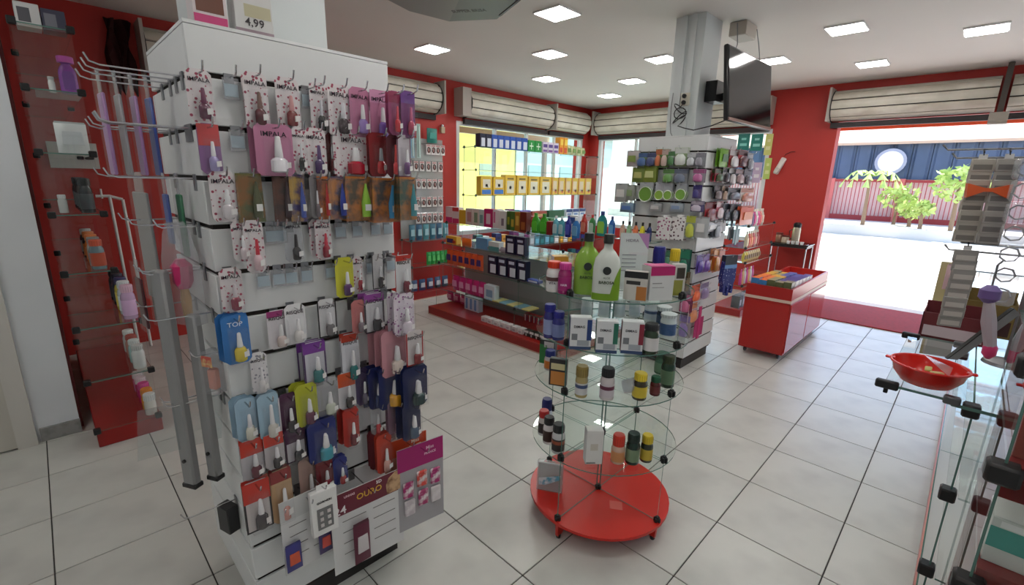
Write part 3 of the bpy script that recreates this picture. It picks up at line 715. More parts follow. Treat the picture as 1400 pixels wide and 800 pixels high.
# --- row 6
t1card(6, 304, 341, 427, 492, 4, off=.05, label='bright blue card with yellow polish', back=(54, 120, 190), bottle=(206, 186, 60), cap=(230, 230, 230), text_s='TOP', text_c=(230, 240, 250), vert=True)
t1card(6, 366, 395, 427, 478, label='magenta topped white card with nude polish', back=(222, 218, 222), bottle=(206, 190, 186), header=(160, 60, 120), hc=.12, **RIS)
t1card(6, 390, 418, 415, 466, off=.04, label='white card with white polish', back=(228, 228, 230), bottle=(214, 210, 208), **RIS)
t1card(6, 434, 460, 405, 454, off=.04, label='black framed white card with grey polish', back=(216, 216, 218), bottle=(108, 104, 106), frame=(36, 36, 40), **RIS)
t1card(6, 481, 500, 413, 455, off=.06, label='coral card with grey polish', back=(196, 120, 120), bottle=(112, 100, 106))
t1card(6, 498, 525, 396, 447, 4, off=.07, label='purple flowered top card with black polish', back=(216, 214, 218), bottle=(34, 30, 34), header=(150, 76, 156), hc=.16, frame=(60, 50, 60), **RIS)
t1card(6, 538, 566, 388, 444, 3, off=.14, label='lilac dotted card with pale polish', back=(216, 206, 216), floral=((222, 212, 222), (150, 90, 150)), bottle=(206, 196, 206))
# --- row 7
t1card(7, 342, 366, 477, 531, label='floral topped white card with milk polish', back=(220, 216, 218), bottle=(216, 212, 212), floral=((228, 226, 228), (150, 150, 160)), **RIS)
t1card(7, 414, 445, 456, 511, 3, off=.05, label='purple flowered top card with teal polish', back=(206, 206, 214), bottle=(40, 110, 110), header=(120, 60, 150), hc=.22, frame=(80, 60, 100))
t1card(7, 467, 491, 451, 514, 2, off=.05, label='red topped card with teal polish', back=(214, 214, 220), bottle=(36, 116, 116), header=(176, 60, 40), hc=.12, **RIS)
t1card(7, 521, 555, 441, 500, 5, off=.12, label='rose pink card with cream polish', back=(196, 140, 150), bottle=(214, 200, 190))
t1card(7, 555, 578, 438, 484, off=.17, label='red framed card with dark red polish', back=(206, 200, 200), bottle=(120, 24, 30), frame=(170, 36, 36), **RIS)
# --- row 8
t1card(8, 322, 352, 543, 600, 3, off=.04, label='pale blue card with ivory polish', back=(156, 186, 206), bottle=(206, 204, 190))
t1card(8, 352, 382, 532, 592, 2, off=.05, label='pale blue card with tall cream polish', back=(160, 190, 208), bottle=(214, 210, 200), tall=True)
t1card(8, 382, 408, 540, 594, off=.05, label='aubergine card with black polish in white frame', back=(74, 36, 66), bottle=(40, 34, 40), frame=(214, 210, 214))
t1card(8, 404, 434, 521, 576, 3, off=.06, label='lime yellow card with plum polish', back=(186, 190, 56), bottle=(88, 26, 60))
t1card(8, 432, 462, 510, 559, off=.06, label='sage card with pale polish', back=(150, 166, 168), bottle=(186, 190, 176), clear=True)
t1card(8, 462, 486, 507, 554, off=.06, label='orange topped card with black polish', back=(206, 204, 208), bottle=(40, 34, 36), header=(206, 84, 40), hc=.34)
t1card(8, 486, 504, 496, 544, off=.06, label='dark violet card with grey polish', back=(74, 62, 96), bottle=(96, 90, 110))
t1card(8, 503, 524, 490, 545, 3, off=.09, label='navy card with deep blue polish', back=(26, 34, 84), bottle=(30, 40, 96))
t1card(8, 518, 553, 498, 551, 4, off=.12, label='navy card with golden polish', back=(28, 38, 90), bottle=(206, 150, 40))
t1card(8, 550, 584, 485, 538, 4, off=.18, label='navy card with bottle green polish', back=(26, 36, 80), bottle=(40, 60, 60))
# --- row 9
t1card(9, 328, 361, 594, 647, 2, off=.05, label='red topped card with maroon polish', back=(190, 186, 190), bottle=(86, 20, 40), header=(196, 56, 40), hc=.36)
t1card(9, 361, 388, 587, 633, 2, off=.06, label='red topped card with charcoal polish', back=(196, 190, 192), bottle=(60, 56, 58), header=(200, 60, 44), hc=.3)
t1card(9, 389, 419, 586, 631, 2, off=.06, label='aubergine topped card with black polish', back=(190, 186, 192), bottle=(36, 32, 38), header=(66, 30, 60), hc=.4, frame=(60, 34, 56))
t1card(9, 420, 460, 566, 621, 4, off=.08, label='royal blue card with turquoise polish', back=(32, 44, 110), bottle=(60, 140, 156))
t1card(9, 469, 491, 557, 606, 3, off=.07, label='scarlet card with wine polish', back=(186, 50, 40), bottle=(110, 26, 40))
t1card(9, 507, 521, 552, 594, off=.07, label='clear card with red polish', back=(200, 190, 190), bottle=(196, 40, 50), clear=True)
t1card(9, 530, 548, 540, 585, 2, off=.12, label='mauve card with plum polish', back=(130, 100, 116), bottle=(96, 50, 66))
t1card(9, 549, 575, 528, 577, 3, off=.18, label='indigo card with steel blue polish', back=(36, 40, 76), bottle=(60, 80, 100))
t1card(9, 505, 530, 592, 640, 2, off=.06, label='brown red card with rose polish', back=(120, 50, 56), bottle=(150, 70, 80))
# --- row 10
t1card(10, 332, 370, 646, 714, 2, off=.07, label='dark framed red card with ink polish', back=(206, 198, 196), bottle=(54, 50, 54), header=(196, 56, 44), hc=.38, frame=(50, 48, 50))
t1card(10, 370, 400, 634, 706, 2, off=.06, label='beige card with pink polish', back=(196, 160, 120), bottle=(206, 150, 140), header=(150, 60, 60), hc=.2)
t1card(10, 408, 434, 612, 676, 1, off=.05, label='dusty pink card with nude polish', back=(180, 150, 140), bottle=(186, 156, 146))
t1card(10, 432, 456, 630, 668, 2, off=.07, label='dark red card with ruby polish', back=(120, 26, 36), bottle=(130, 30, 44))
t1card(10, 456, 475, 627, 662, 2, off=.08, label='deep blue card with red flash', back=(34, 44, 120), bottle=(150, 40, 40))
t1card(10, 515, 536, 594, 645, 2, off=.10, label='orange red card with pale polish', back=(200, 70, 50), bottle=(206, 160, 150))
for u in (346, 378): t1hook(11, u, .08, None)

# --- the big false nail cards at the bottom
def nailcard(u0, u1, v0, v1, off, rz, label, header, txts, extra=None, base=(214, 214, 214)):
    y = T1['y0']-off; a, b_ = at('y', y, u0, (v0+v1)/2), at('y', y, u1, (v0+v1)/2); um = (u0+u1)/2
    w = b_.x-a.x; top = at('y', y, um, v0).z; h = top-at('y', y, um, v1).z
    g = G().box(-w/2, w/2, 0, .003, -h, 0, mat(base, .4)); g.rect(-w/2, w/2, -h*.27, 0, -.0006, mat(header, .35))
    root = thing('false_nail_card', g, label, 'nail card', ((a.x+b_.x)/2, y, top), (0, 0, rz))
    for (s, sz, c, x, z) in txts: obj('lettering', text(s, sz, mat(c, .5), 1, .0004), root, (x*w, -.0016, z*h))
    if extra: extra(root, w, h)
    hook(t1, (a.x+b_.x)/2, top-.02, off+.05, 'f')
    return root
def slits(root, w, h):
    for k in range(4):
        for x in (-.2, .22): obj('slit', memo(('slit', round(w, 2)), lambda: G().box(-w*.16, w*.16, -.0012, 0, -.0012, .0012, mat((120, 118, 118), .6)).make('slit')), root, (x*w, 0, -h*(.36+.14*k)))
def face_print(root, w, h):
    slits(root, w, h)
    obj('portrait_print', G().prism([(w*.27, -h*.26), (w*.49, -h*.26), (w*.49, -.004), (w*.40, -.002), (w*.30, -h*.06), (w*.26, -h*.14)], -.0012, 0, mat((206, 168, 128), .5, c2=(120, 78, 50), scale=22)), root)
nailcard(454, 550, 660, 765, .13, -.06, 'white false nail card with burgundy header and gold lettering', (106, 26, 48), [('24', .045, (236, 230, 232), -.38, -.21), ('OURO', .034, (222, 176, 60), .02, -.13), ('5D', .018, (240, 236, 236), .16, -.045), ('UNHAS', .012, (226, 190, 200), -.25, -.06)], face_print)
nailcard(384, 458, 672, 772, .08, 0, 'white false nail card behind the small white box', (200, 200, 200), [], slits)
def miss(root, w, h):
    for x, z, c in ((-.3, -.5, (170, 40, 110)), (0, -.42, (206, 70, 60)), (.3, -.45, (170, 40, 110)), (-.28, -.72, (200, 190, 196)), (.02, -.66, (170, 60, 110)), (.3, -.68, (214, 206, 208))):
        obj('nail_pouch', memo(('np', c), lambda: G().bev(-.022, .022, -.012, 0, -.035, .035, mat(c, .3, c2=(226, 220, 222), scale=40), .004).make('nail_pouch')), root, (x*w, 0, z*h))
nailcard(546, 604, 606, 716, .15, -.12, 'magenta and grey false nail card sticking out of the tower corner', (166, 24, 108), [('Miss', .02, (236, 190, 214), .2, -.08), ('FRANCE', .014, (236, 190, 214), .2, -.145)], miss, (168, 166, 170))
nailcard(528, 582, 598, 680, .10, -.10, 'orange false nail card tucked behind the magenta card', (206, 74, 40), [('Miss', .02, (246, 220, 200), .22, -.1), ('FRANCE', .014, (246, 220, 200), .22, -.18)], None, (190, 120, 100))
# small pouches hanging in front
def pouch(u0, u1, v0, v1, off, c, c2, label):
    y = T1['y0']-off; a, b_ = at('y', y, u0, (v0+v1)/2), at('y', y, u1, (v0+v1)/2); w = b_.x-a.x; top = at('y', y, (u0+u1)/2, v0).z; h = top-at('y', y, (u0+u1)/2, v1).z
    me, parts = pack(w, .02, h, c, c2)
    thing('nail_pouch', me, label, 'pouch', ((a.x+b_.x)/2, y, top-h), (0, 0, 0), None, parts)
pouch(484, 506, 715, 768, .148, (96, 32, 56), (206, 200, 202), 'small plum nail pouch clipped on the white false nail card')
pouch(391, 413, 744, 780, .096, (60, 60, 130), (206, 90, 60), 'small blue and red nail pouch low on the tower')
pouch(436, 454, 722, 755, .096, (70, 60, 110), (200, 80, 70), 'small violet nail pouch under the small white box')
p0 = at('y', T1['y0']-.12, 424, 695); p1 = at('y', T1['y0']-.12, 460, 695); w = p1.x-p0.x; zt = at('y', T1['y0']-.12, 442, 668).z; zb = at('y', T1['y0']-.12, 442, 728).z
nb = thing('false_nail_box', G().bev(-w/2, w/2, -.012, .012, 0, zt-zb, mat((232, 232, 230), .35), .002), 'small white false nail box with a grey window', 'box', ((p0.x+p1.x)/2, T1['y0']-.12, zb), -.05)
obj('window', G().box(-w*.3, w*.3, -.014, -.0122, (zt-zb)*.14, (zt-zb)*.62, mat((120, 120, 120), .2)), nb); obj('hang_tab', G().box(-w*.22, w*.22, -.001, .001, zt-zb, zt-zb+.02, WHITE), nb)
obj('lettering', text('GORNERI', .011, BLACK, 1.1, .0004), nb, (0, -.0132, (zt-zb)*.76))
for i in range(6): obj('false_nail', memo('fn', lambda: G().bev(-.006, .006, -.003, 0, -.007, .007, mat((206, 200, 198), .3), .002).make('false_nail')), nb, (-w*.14+w*.28*(i % 2), -.014, (zt-zb)*(.24+.14*(i//2))))
hook(t1, (p0.x+p1.x)/2, zt+.012, .15, 'f')

# --- cartons on top of the tower
def topbox(u0, u1, vb, y, c, prints, label, h=.16, txt=None, tc=(60, 60, 60)):
    a, b_ = at('y', y, u0, vb), at('y', y, u1, vb); w = b_.x-a.x
    me, parts = carton(w, .06, h, c, prints, txt=txt, tc=tc, ts=.03, tz=.24)
    thing('top_carton', me, label, 'carton', ((a.x+b_.x)/2, y+.03, 2.0065), 0, None, parts)
topbox(264, 311, 20, 1.57, (214, 204, 206), [(.02, .02, .98, .16, (196, 60, 120)), (.1, .2, .9, 1, (110, 66, 50))], 'pink striped carton with a hair picture on top of the tower')
topbox(322, 373, 30, 1.57, (206, 206, 204), [(0, .0, 1, .1, (150, 130, 140)), (.25, .35, .95, .6, (186, 180, 150))], 'white open carton with handwritten price on top of the tower', .13, '4,99', (60, 56, 60))

# --- the side of the tower that faces the red wall: long hooks and hanging tools
X0 = T1['x0']
def side_hook(y, z, L=.22): hook(t1, y, z, L, 'l')
for (y, k) in ((1.62, 1), (1.70, 1), (1.78, 1), (1.9, 1), (1.60, 2), (1.625, 2), (1.65, 2), (1.78, 2), (1.88, 2), (1.63, 3), (1.9, 3), (1.72, 4), (1.92, 4), (1.66, 5), (1.85, 6), (1.64, 8), (1.68, 8), (1.66, 11)):
    side_hook(y, row_z(k)-.002, .19 if k < 4 else .15)
def side_tool(y, zt, h, w, c, label, x=-.12, name='nail_file_pack', cat='tool', sleeve=True):
    g = G().bev(-w/2, w/2, -.004, .004, -h, -.05, mat(c, .35), .003).box(-w*.3, w*.3, -.001, .001, -.06, .012, PLASTM)
    pr = [('sleeve', memo(('sl', w, h), lambda: G().box(-w*.62, w*.62, -.008, .008, -h-.01, .005, PLAST).make('sleeve')))] if sleeve else []
    thing(name, g, label, cat, (X0+x, y, zt), -PI/2+.12, 'tools hanging on the side of the nail polish tower', pr)
for (x, c, lab) in ((-.165, (176, 130, 186), 'lilac'), (-.13, (170, 168, 172), 'grey'), (-.095, (180, 134, 190), 'light lilac'), (-.06, (58, 84, 170), 'blue')):
    side_tool(1.78, row_z(1), .27, .05, c, lab+' foot file in a clear sleeve on the long hooks of the tower side', x)
side_tool(1.72, row_z(3), .24, .04, (38, 120, 80), 'green foot file in a clear sleeve beside the slat edge', -.03)
side_tool(1.74, row_z(3), .20, .04, (56, 84, 160), 'short blue file in a clear sleeve beside the green one', -.06)
side_tool(1.9, row_z(3), .4, .14, (150, 150, 150), 'broad grey panel in a milky sleeve on the tower side', -.10, 'ironing_panel', 'panel')
side_tool(1.9, row_z(5), .22, .06, (86, 30, 40), 'maroon brush in a clear sleeve on the tower side', -.14)
side_tool(1.94, row_z(5), .22, .05, (70, 36, 36), 'brown brush in a clear sleeve behind the maroon one', -.10)
for (y, x, z0, z1, w, lab) in ((1.66, -.115, .63, 1.34, .05, 'broad grey metal leg with black foot hanging beside the tower'), (1.63, -.055, .645, 1.2, .04, 'narrow grey metal leg with black foot hanging beside the tower')):
    t = thing('hanging_crutch', G().bev(-w/2, w/2, -.014, .014, 0, z1-z0, mat((150, 150, 150), .4, .2), .006), lab, 'support leg', (X0+x, y, z0), -PI/2+.5)
    obj('foot', G().bev(-w/2-.003, w/2+.003, -.017, .017, -.012, .006, BLACK, .004), t); obj('bolt', G().lathe([(.006, 0), (.006, .006)], BLACK, n=8).make('bolt'), t, (0, -.014, .09), (PI/2, 0, 0))
    hook(t1, y, z1-.002, .16, 'l')
# big clear bag with a pink handled brush
def clearbag(y, zt, w, h, x, label, inner, rz=-PI/2+.5):
    me, parts = memo(('bag', w, h), lambda: (G().prism([(-w*.5, -h), (w*.5, -h), (w*.48, -h*.3), (w*.25, -h*.06), (w*.1, .01), (-w*.1, .01), (-w*.3, -h*.08), (-w*.5, -h*.35)], -.02, .02, PLASTM).make('bag'), []))
    t = thing('clear_bag', me, label, 'bag', (X0+x, y, zt), rz)
    for nm, g in inner: obj(nm, g, t)
    hook(t1, y, zt-.006, -x+.04, 'l')
clearbag(1.66, row_z(4), .10, .30, -.06, 'milky clear bag with a pink handled brush inside on the tower side', [('brush_handle', G().lathe([(.012, -.28), (.014, -.22), (.01, -.19)], mat((206, 150, 60), .4), n=8)), ('brush_head', G().lathe([(.016, -.19), (.026, -.17), (.028, -.12), (.012, -.10)], mat((206, 40, 110), .4), n=8))])
clearbag(1.61, row_z(7)+.02, .07, .13, -.03, 'small clear pouch with peach sponges on the tower side', [('sponge', G().bev(-.006, .024, -.015, .01, -.12, -.05, mat((226, 130, 100), .7), .006)), ('header_print', G().box(-.03, .03, -.0215, -.0205, -.04, -.005, mat((206, 90, 80), .5, c2=(230, 214, 150), scale=50)))])
thing('black_clip_box', G().bev(-.03, .03, -.02, .02, 0, .10, mat((34, 34, 36), .4), .003), 'black boxed item on the lowest hook of the tower side', 'box', (X0-.03, 1.66, row_z(11)-.11), -PI/2+.3)
cb = thing('wall_clutter_sheet', G().prism([(-.12, -.16), (.10, -.16), (.12, .0), (-.10, .0)], -.001, .001, glassmat((.9, .92, .92), 1.4, .08, 'clear sheet', .06)), 'clear plastic sheet sagging from the long side hooks', 'sheet', (X0-.12, 1.66, row_z(8)), -.1)

# ================================================================== round glass display
RC = Vector((1.792, 1.112, 0)); RR = .345; RZ = [.105, .42, .74, .958, 1.17]
clampm = mat((20, 20, 22), .5)
redb = mat((206, 40, 30), .3, name='red laminate')
def disc(r, t, m, me=None, n=40): return G().lathe([(r, 0), (r, t)], m, n=n) if me is None else G().prism([(r*math.cos(2*PI*i/n), r*math.sin(2*PI*i/n)) for i in range(n)], 0, t, m, 'xy', me)
rd = thing('round_display', disc(RR, .014, redb), 'round glass display stand on a red disc base with feet', 'display stand', (RC.x, RC.y, .09))
for i in range(4):
    a = i*PI/2
    l = obj('leg', memo('rdleg', lambda: G().prism([(.05, 0), (.33, 0), (.325, -.075), (.30, -.075), (.24, -.03), (.05, -.015)], -.008, .008, redb).make('leg')), rd, (0, 0, 0), a)
    obj('foot', memo('rdfoot', lambda: G().lathe([(.010, -.09), (.013, -.08), (.012, -.072)], BLACK, (.312, 0, 0), 8).make('foot')), l)
gtint = glassmat((.945, .975, .96), .95, .015, 'shelf glass')
for k, z in enumerate(RZ[1:]): obj('glass_shelf', memo('gsh', lambda: disc(RR, .005, gtint, GEDGE).make('glass_shelf')), rd, (0, 0, z-.005-.09))
for k in range(4):
    za, zb = RZ[k]-.09+.002, RZ[k+1]-.09-.007
    for i in range(4):
        obj('glass_fin', memo(('fin', k), lambda: G().box(.012, .325, -.0025, .0025, za, zb, GLASS, GEDGE).make('glass_fin')), rd, (0, 0, 0), i*PI/2)
def clampmesh():
    return G().bev(-.016, .016, -.007, .007, -.014, .014, clampm, .003).bev(-.007, .007, -.016, .016, -.014, .014, clampm, .003).lathe([(.011, .013), (.008, .02)], clampm, n=8).make('clamp')
for z in RZ:
    for i in range(4): obj('clamp', memo('clamp', clampmesh), rd, (.325*math.cos(i*PI/2), .325*math.sin(i*PI/2), z-.09+.004))
    obj('clamp', memo('clamp', clampmesh), rd, (0, 0, z-.09+.004))
def onround(level, u, v, vt=None):
    """foot of a product on a shelf of the round display and its height"""
    z = RZ[level]+(.0005 if level else 0); p = at('z', z, u, v)
    d = Vector((p.x-RC.x, p.y-RC.y)); 
    h = zat(p.x, p.y, vt)-z if vt is not None else 0
    return p, h
RG = 'products on the round glass display'
def rbottle(level, u, v, vt, wpx, lb, **kw):
    p, h = onround(level, u, v, vt); dist = (p-EYEP).dot(CD); r = wpx/2*dist/FPX
    p = p+Vector((CD.x, CD.y, 0)).normalized()*r*.6
    sh = ['red base', 'lowest shelf', 'second shelf', 'third shelf', 'top shelf'][level]
    place('supplement_bottle', pill_bottle(round(r, 3), round(h, 3), **kw), lb+' on the round display\'s %s' % sh, 'bottle', (p.x, p.y, RZ[level]+.0005), facing(p.x, p.y, random.uniform(-.2, .2)), RG)
def rbox(level, u, v, vt, wpx, dep, label, j=0, name='product_carton', cat='carton', **kw):
    p, h = onround(level, u, v, vt); dist = (p-EYEP).dot(CD); w = wpx*dist/FPX
    p = p+Vector((CD.x, CD.y, 0)).normalized()*dep/2
    sh = ['red base', 'lowest shelf', 'second shelf', 'third shelf', 'top shelf'][level]
    return place(name, carton(round(w, 3), dep, round(h, 3), **kw), label+' on the round display\'s %s' % sh, cat, (p.x, p.y, RZ[level]+.0005), facing(p.x, p.y, j), RG)
# top shelf
rbottle(4, 757, 399, 358, 21, 'white bottle with orange red cap', body=(226, 224, 222), cap=(214, 62, 34), label=(216, 216, 216), band=(90, 60, 60), txt='VITA')
rbottle(4, 772, 402, 360, 19, 'magenta bottle with pink cap', body=(150, 24, 100), cap=(214, 60, 150), label=(160, 30, 110), txt='HAIR', tc=(240, 220, 236))
rbox(4, 764, 392, 351, 20, .05, 'white carton with amber top behind the pink capped bottle', .3, c=(210, 206, 206), prints=[(0, .8, 1, 1, (206, 150, 60))], top=(214, 170, 70))
def soap(u, v, vt, wpx, front, lab, label):
    p, h = onround(4, u, v, vt); dist = (p-EYEP).dot(CD); w = wpx*dist/FPX; a = w/2; d = .055
    p = p+Vector((CD.x, CD.y, 0)).normalized()*.02
    g = G(); prof = [(-a*.92, 0), (a*.92, 0), (a, .015), (a, h*.52), (a*.86, h*.66), (a*.5, h*.75), (a*.34, h*.80), (a*.34, h*.86), (-a*.34, h*.86), (-a*.34, h*.80), (-a*.5, h*.75), (-a*.86, h*.66), (-a, h*.52), (-a, .015)]
    g.lathe([(a*.9, 0), (a, .012), (a, h*.5), (a*.88, h*.64), (a*.55, h*.74), (a*.33, h*.79), (a*.31, h*.87)], mat(front, .2, coat=.4), n=24, sy=d/w)
    t = thing('soap_bottle', g, label, 'bottle', (p.x, p.y, RZ[4]+.0005), facing(p.x, p.y, .05), RG)
    obj('cap', G().lathe([(a*.36, h*.865), (a*.38, h*.87), (a*.36, h*.99), (a*.32, h)], mat((34, 40, 38), .4), n=16), t)
    def front_y(x): return -d/2*math.sqrt(max(0, 1-(x/a)**2))
    N = 10; V = []; z0, z1 = h*.02, h*.54
    for i in range(N+1):
        x = -a*.86+a*1.72*i/N; V += [(x, front_y(x)-.0012, z0+.01), (x, front_y(x)-.0012, z1)]
    if lab: obj('label', G().add(V, [(2*i, 2*i+2, 2*i+3, 2*i+1) for i in range(N)], mat(lab, .35)), t)
    obj('badge', G().lathe([(a*.3, 0), (a*.3, .002)], mat((40, 46, 44), .4), n=20).make('badge'), t, (0, -d/2-.0005, h*.47), (PI/2, 0, 0))
    obj('lettering', text('BABOSA', a*.3, mat((36, 60, 30), .5), 1, .0004), t, (0, -d/2-.0022, h*.29)); obj('lettering', text('ALOE', a*.2, mat((60, 80, 50), .5)), t, (0, -d/2-.0022, h*.36))
    return t, a, h, d
soap(802, 403, 319, 36, (138, 178, 66), None, 'big green soap bottle with black cap on the top glass shelf')
t, a, h, d = soap(828, 412, 321, 37, (214, 220, 212), None, 'big white and green soap bottle with black cap on the top glass shelf')
obj('green_sleeve', G().lathe([(a*1.012, .004), (a*1.015, h*.12)], mat((118, 160, 36), .3), n=24, sy=d/(2*a), cap=False), t)
V = []; N = 8
for i in range(N+1):
    q = -.05+i*(PI*.42)/N; V += [(a*1.014*math.sin(PI/2-q)*1, -d/2*1.014*math.cos(PI/2-q), h*.11), (a*1.014*math.sin(PI/2-q), -d/2*1.014*math.cos(PI/2-q), h*.11+h*.42*(1-(i/N)**3))]
obj('green_side', G().add(V, [(2*i, 2*i+2, 2*i+3, 2*i+1) for i in range(N)], mat((118, 160, 36), .3)), t)
# leaflet stand
p, h = onround(4, 862, 396, 319); dist = (p-EYEP).dot(CD); w = 38*dist/FPX
lf_ = thing('leaflet_stand', G().box(-w/2, w/2, -.001, .001, 0, h, mat((222, 224, 226), .35)), 'white leaflet in a clear upright holder behind the soap bottles', 'leaflet', (p.x, p.y, RZ[4]+.001), facing(p.x, p.y, .25), RG)
obj('holder', G().box(-w/2-.004, w/2+.004, -.0045, -.0035, 0, h+.004, GLASS, GEDGE).box(-w/2, w/2, -.03, .03, -.0005, .0015, GLASS, GEDGE), lf_)
obj('corner_print', G().prism([(w*.1, h), (w/2, h), (w/2, h*.72), (w*.38, h*.8)], -.0022, -.0012, mat((190, 130, 190), .4)), lf_)
obj('lettering', text('HIDRA', .018, mat((110, 96, 120), .5)), lf_, (-w*.08, -.0024, h*.87))
for k in range(5): obj('text_line', memo(('tl', round(w, 3)), lambda: G().box(-w*.4, w*.1, -.0022, -.0012, -.002, .002, mat((150, 150, 160), .5)).make('text_line')), lf_, (0, 0, h*(.62-.07*k)))
t = rbox(4, 869, 411, 372, 31, .03, 'white carton with black header and dog print', -.1, c=(206, 202, 196), prints=[(0, .78, 1, 1.0, (26, 28, 30)), (.1, .55, .7, .68, (50, 48, 46)), (.55, .02, .98, .5, (186, 120, 60))])
t = rbox(4, 900, 411, 365, 36, .07, 'white carton with magenta lid', .55, c=(216, 218, 218), prints=[(0, .74, 1, 1, (186, 36, 110)), (.1, .5, .5, .53, (150, 150, 150)), (.1, .38, .6, .4, (150, 150, 150))], top=(206, 70, 140), side=(206, 208, 208))
rbottle(4, 899, 390, 338, 19, 'white bottle with navy cap behind the magenta carton', body=(206, 208, 210), cap=(36, 40, 130), label=(206, 214, 220), caph=.42)
rbottle(4, 920, 392, 341, 15, 'pale bottle with yellow cap behind the magenta carton', body=(196, 196, 180), cap=(226, 196, 40), label=(90, 60, 50), caph=.3)
rbox(4, 926, 404, 362, 17, .03, 'white and olive carton at the shelf rim', .5, c=(206, 206, 200), prints=[(0, 0, .8, .5, (150, 150, 70)), (.2, .55, .9, .9, (60, 56, 50))])
thing('amber_box', G().bev(-.045, .045, -.03, .03, 0, .02, mat((206, 160, 60), .4), .002), 'flat amber box lying on top of the carton on the round display', 'box', (at('z', 1.31, 770, 344).x, at('z', 1.31, 770, 344).y, onround(4, 764, 392, 351)[1]+RZ[4]+.003), .4) if False else None
# third shelf
for u, c, lab in ((793, (40, 66, 130), 'blue'), (829, (40, 110, 90), 'green'), (864, (140, 40, 60), 'red')):
    v = {793: 478, 829: 483, 864: 484}[u]
    t = rbox(3, u, v, v-43, 29, .045, 'white carton with %s corner and curved grey print' % lab, .12, c=(222, 224, 226), prints=[(.78, .3, 1, .95, c), (.0, .0, 1, .1, (60, 80, 120)), (.08, .3, .35, .5, (120, 124, 130)), (.35, .12, .9, .3, (166, 172, 180))], side=tone(c, .8), txt='DIMAG', tc=(50, 50, 60), ts=.014, tz=.72, tx=-.08)
rbottle(3, 751, 462, 417, 17, 'indigo bottle with blue cap at the rear rim', body=(44, 46, 120), cap=(40, 44, 150), label=(140, 150, 190))
rbottle(3, 763, 465, 427, 17, 'indigo bottle with ribbed blue cap at the rim', body=(44, 46, 120), cap=(36, 40, 140), label=(120, 130, 180))
rbottle(3, 890, 484, 444, 21, 'black and white bottle with green foot', body=(40, 60, 40), cap=(34, 36, 40), label=(216, 214, 214))
rbottle(3, 914, 462, 430, 22, 'wide white bottle with navy label at the rim', body=(216, 222, 226), cap=(214, 218, 222), label=(50, 86, 140), neck=.92, caph=.14)
for u in (802, 826, 847, 868): rbottle(3, u, 434, 409, 15, 'short white bottle in the back row', body=(206, 212, 216), cap=(214, 220, 222), label=(186, 196, 206), neck=.95, caph=.15)
rbottle(3, 891, 440, 412, 19, 'broad white jar with navy line in the back row', body=(216, 222, 228), cap=(222, 226, 228), label=(190, 200, 214), band=(60, 80, 120), neck=.95, caph=.14)
rbottle(3, 908, 447, 420, 19, 'dark navy jar with white lid in the back row', body=(40, 60, 90), cap=(216, 222, 226), label=(46, 70, 110), neck=.95, caph=.2)
# second shelf
p, h = onround(2, 794, 541, 500)
place('spray_can', pill_bottle(.026, round(h, 3), (176, 160, 110), (150, 130, 70), label=(206, 206, 206), band=(60, 80, 120), neck=.9, caph=.32), 'slim gold capped can on the second glass shelf of the round display', 'can', (p.x, p.y, RZ[2]+.0005), facing(p.x, p.y), RG)
rbottle(2, 830, 547, 505, 20, 'white bottle with black cap and plum label band', body=(216, 208, 210), cap=(28, 28, 32), label=(206, 196, 204), band=(110, 50, 76), caph=.26)
rbottle(2, 875, 547, 512, 20, 'yellow labelled bottle with yellow cap', body=(60, 54, 36), cap=(232, 206, 50), label=(214, 190, 60), caph=.26)
rbottle(2, 896, 541, 516, 14, 'small maroon bottle with green cap', body=(90, 30, 34), cap=(30, 96, 66), label=(110, 40, 44), caph=.28)
rbottle(2, 913, 530, 488, 19, 'dark green bottle with green label at the rim', body=(30, 60, 44), cap=(30, 54, 44), label=(110, 140, 110), caph=.2)
rbottle(2, 906, 512, 484, 20, 'green lidded tub behind the dark green bottle', body=(70, 110, 86), cap=(40, 90, 64), label=(90, 130, 100), caph=.2)
p, h = onround(2, 853, 541, 513)
thing('plastic_cup', G().lathe([(.028, -.001), (.032, .04), (.034, .07), (.032, .07), (.026, .003)], PLASTM, n=18), 'empty clear cup lying tilted on the second glass shelf', 'cup', (p.x+.01, p.y+.01, RZ[2]+.035), (1.2, 0, .4), RG)
rbox(2, 763, 528, 492, 24, .03, 'black carton with golden dog print at the rim', -.2, c=(40, 38, 40), prints=[(.1, .05, .95, .55, (200, 130, 60)), (.1, .62, .9, .85, (206, 196, 150))], name='sachet_carton')
rbottle(2, 752, 506, 480, 16, 'white and orange tub with navy lid', body=(190, 180, 180), cap=(40, 54, 130), label=(206, 120, 50), caph=.3)
rbox(2, 749, 498, 466, 22, .03, 'dark carton with green side at the rim', -.4, c=(36, 40, 38), prints=[(.0, .0, .5, .8, (46, 120, 60)), (.3, .7, .95, .95, (206, 200, 200))], name='sachet_carton')
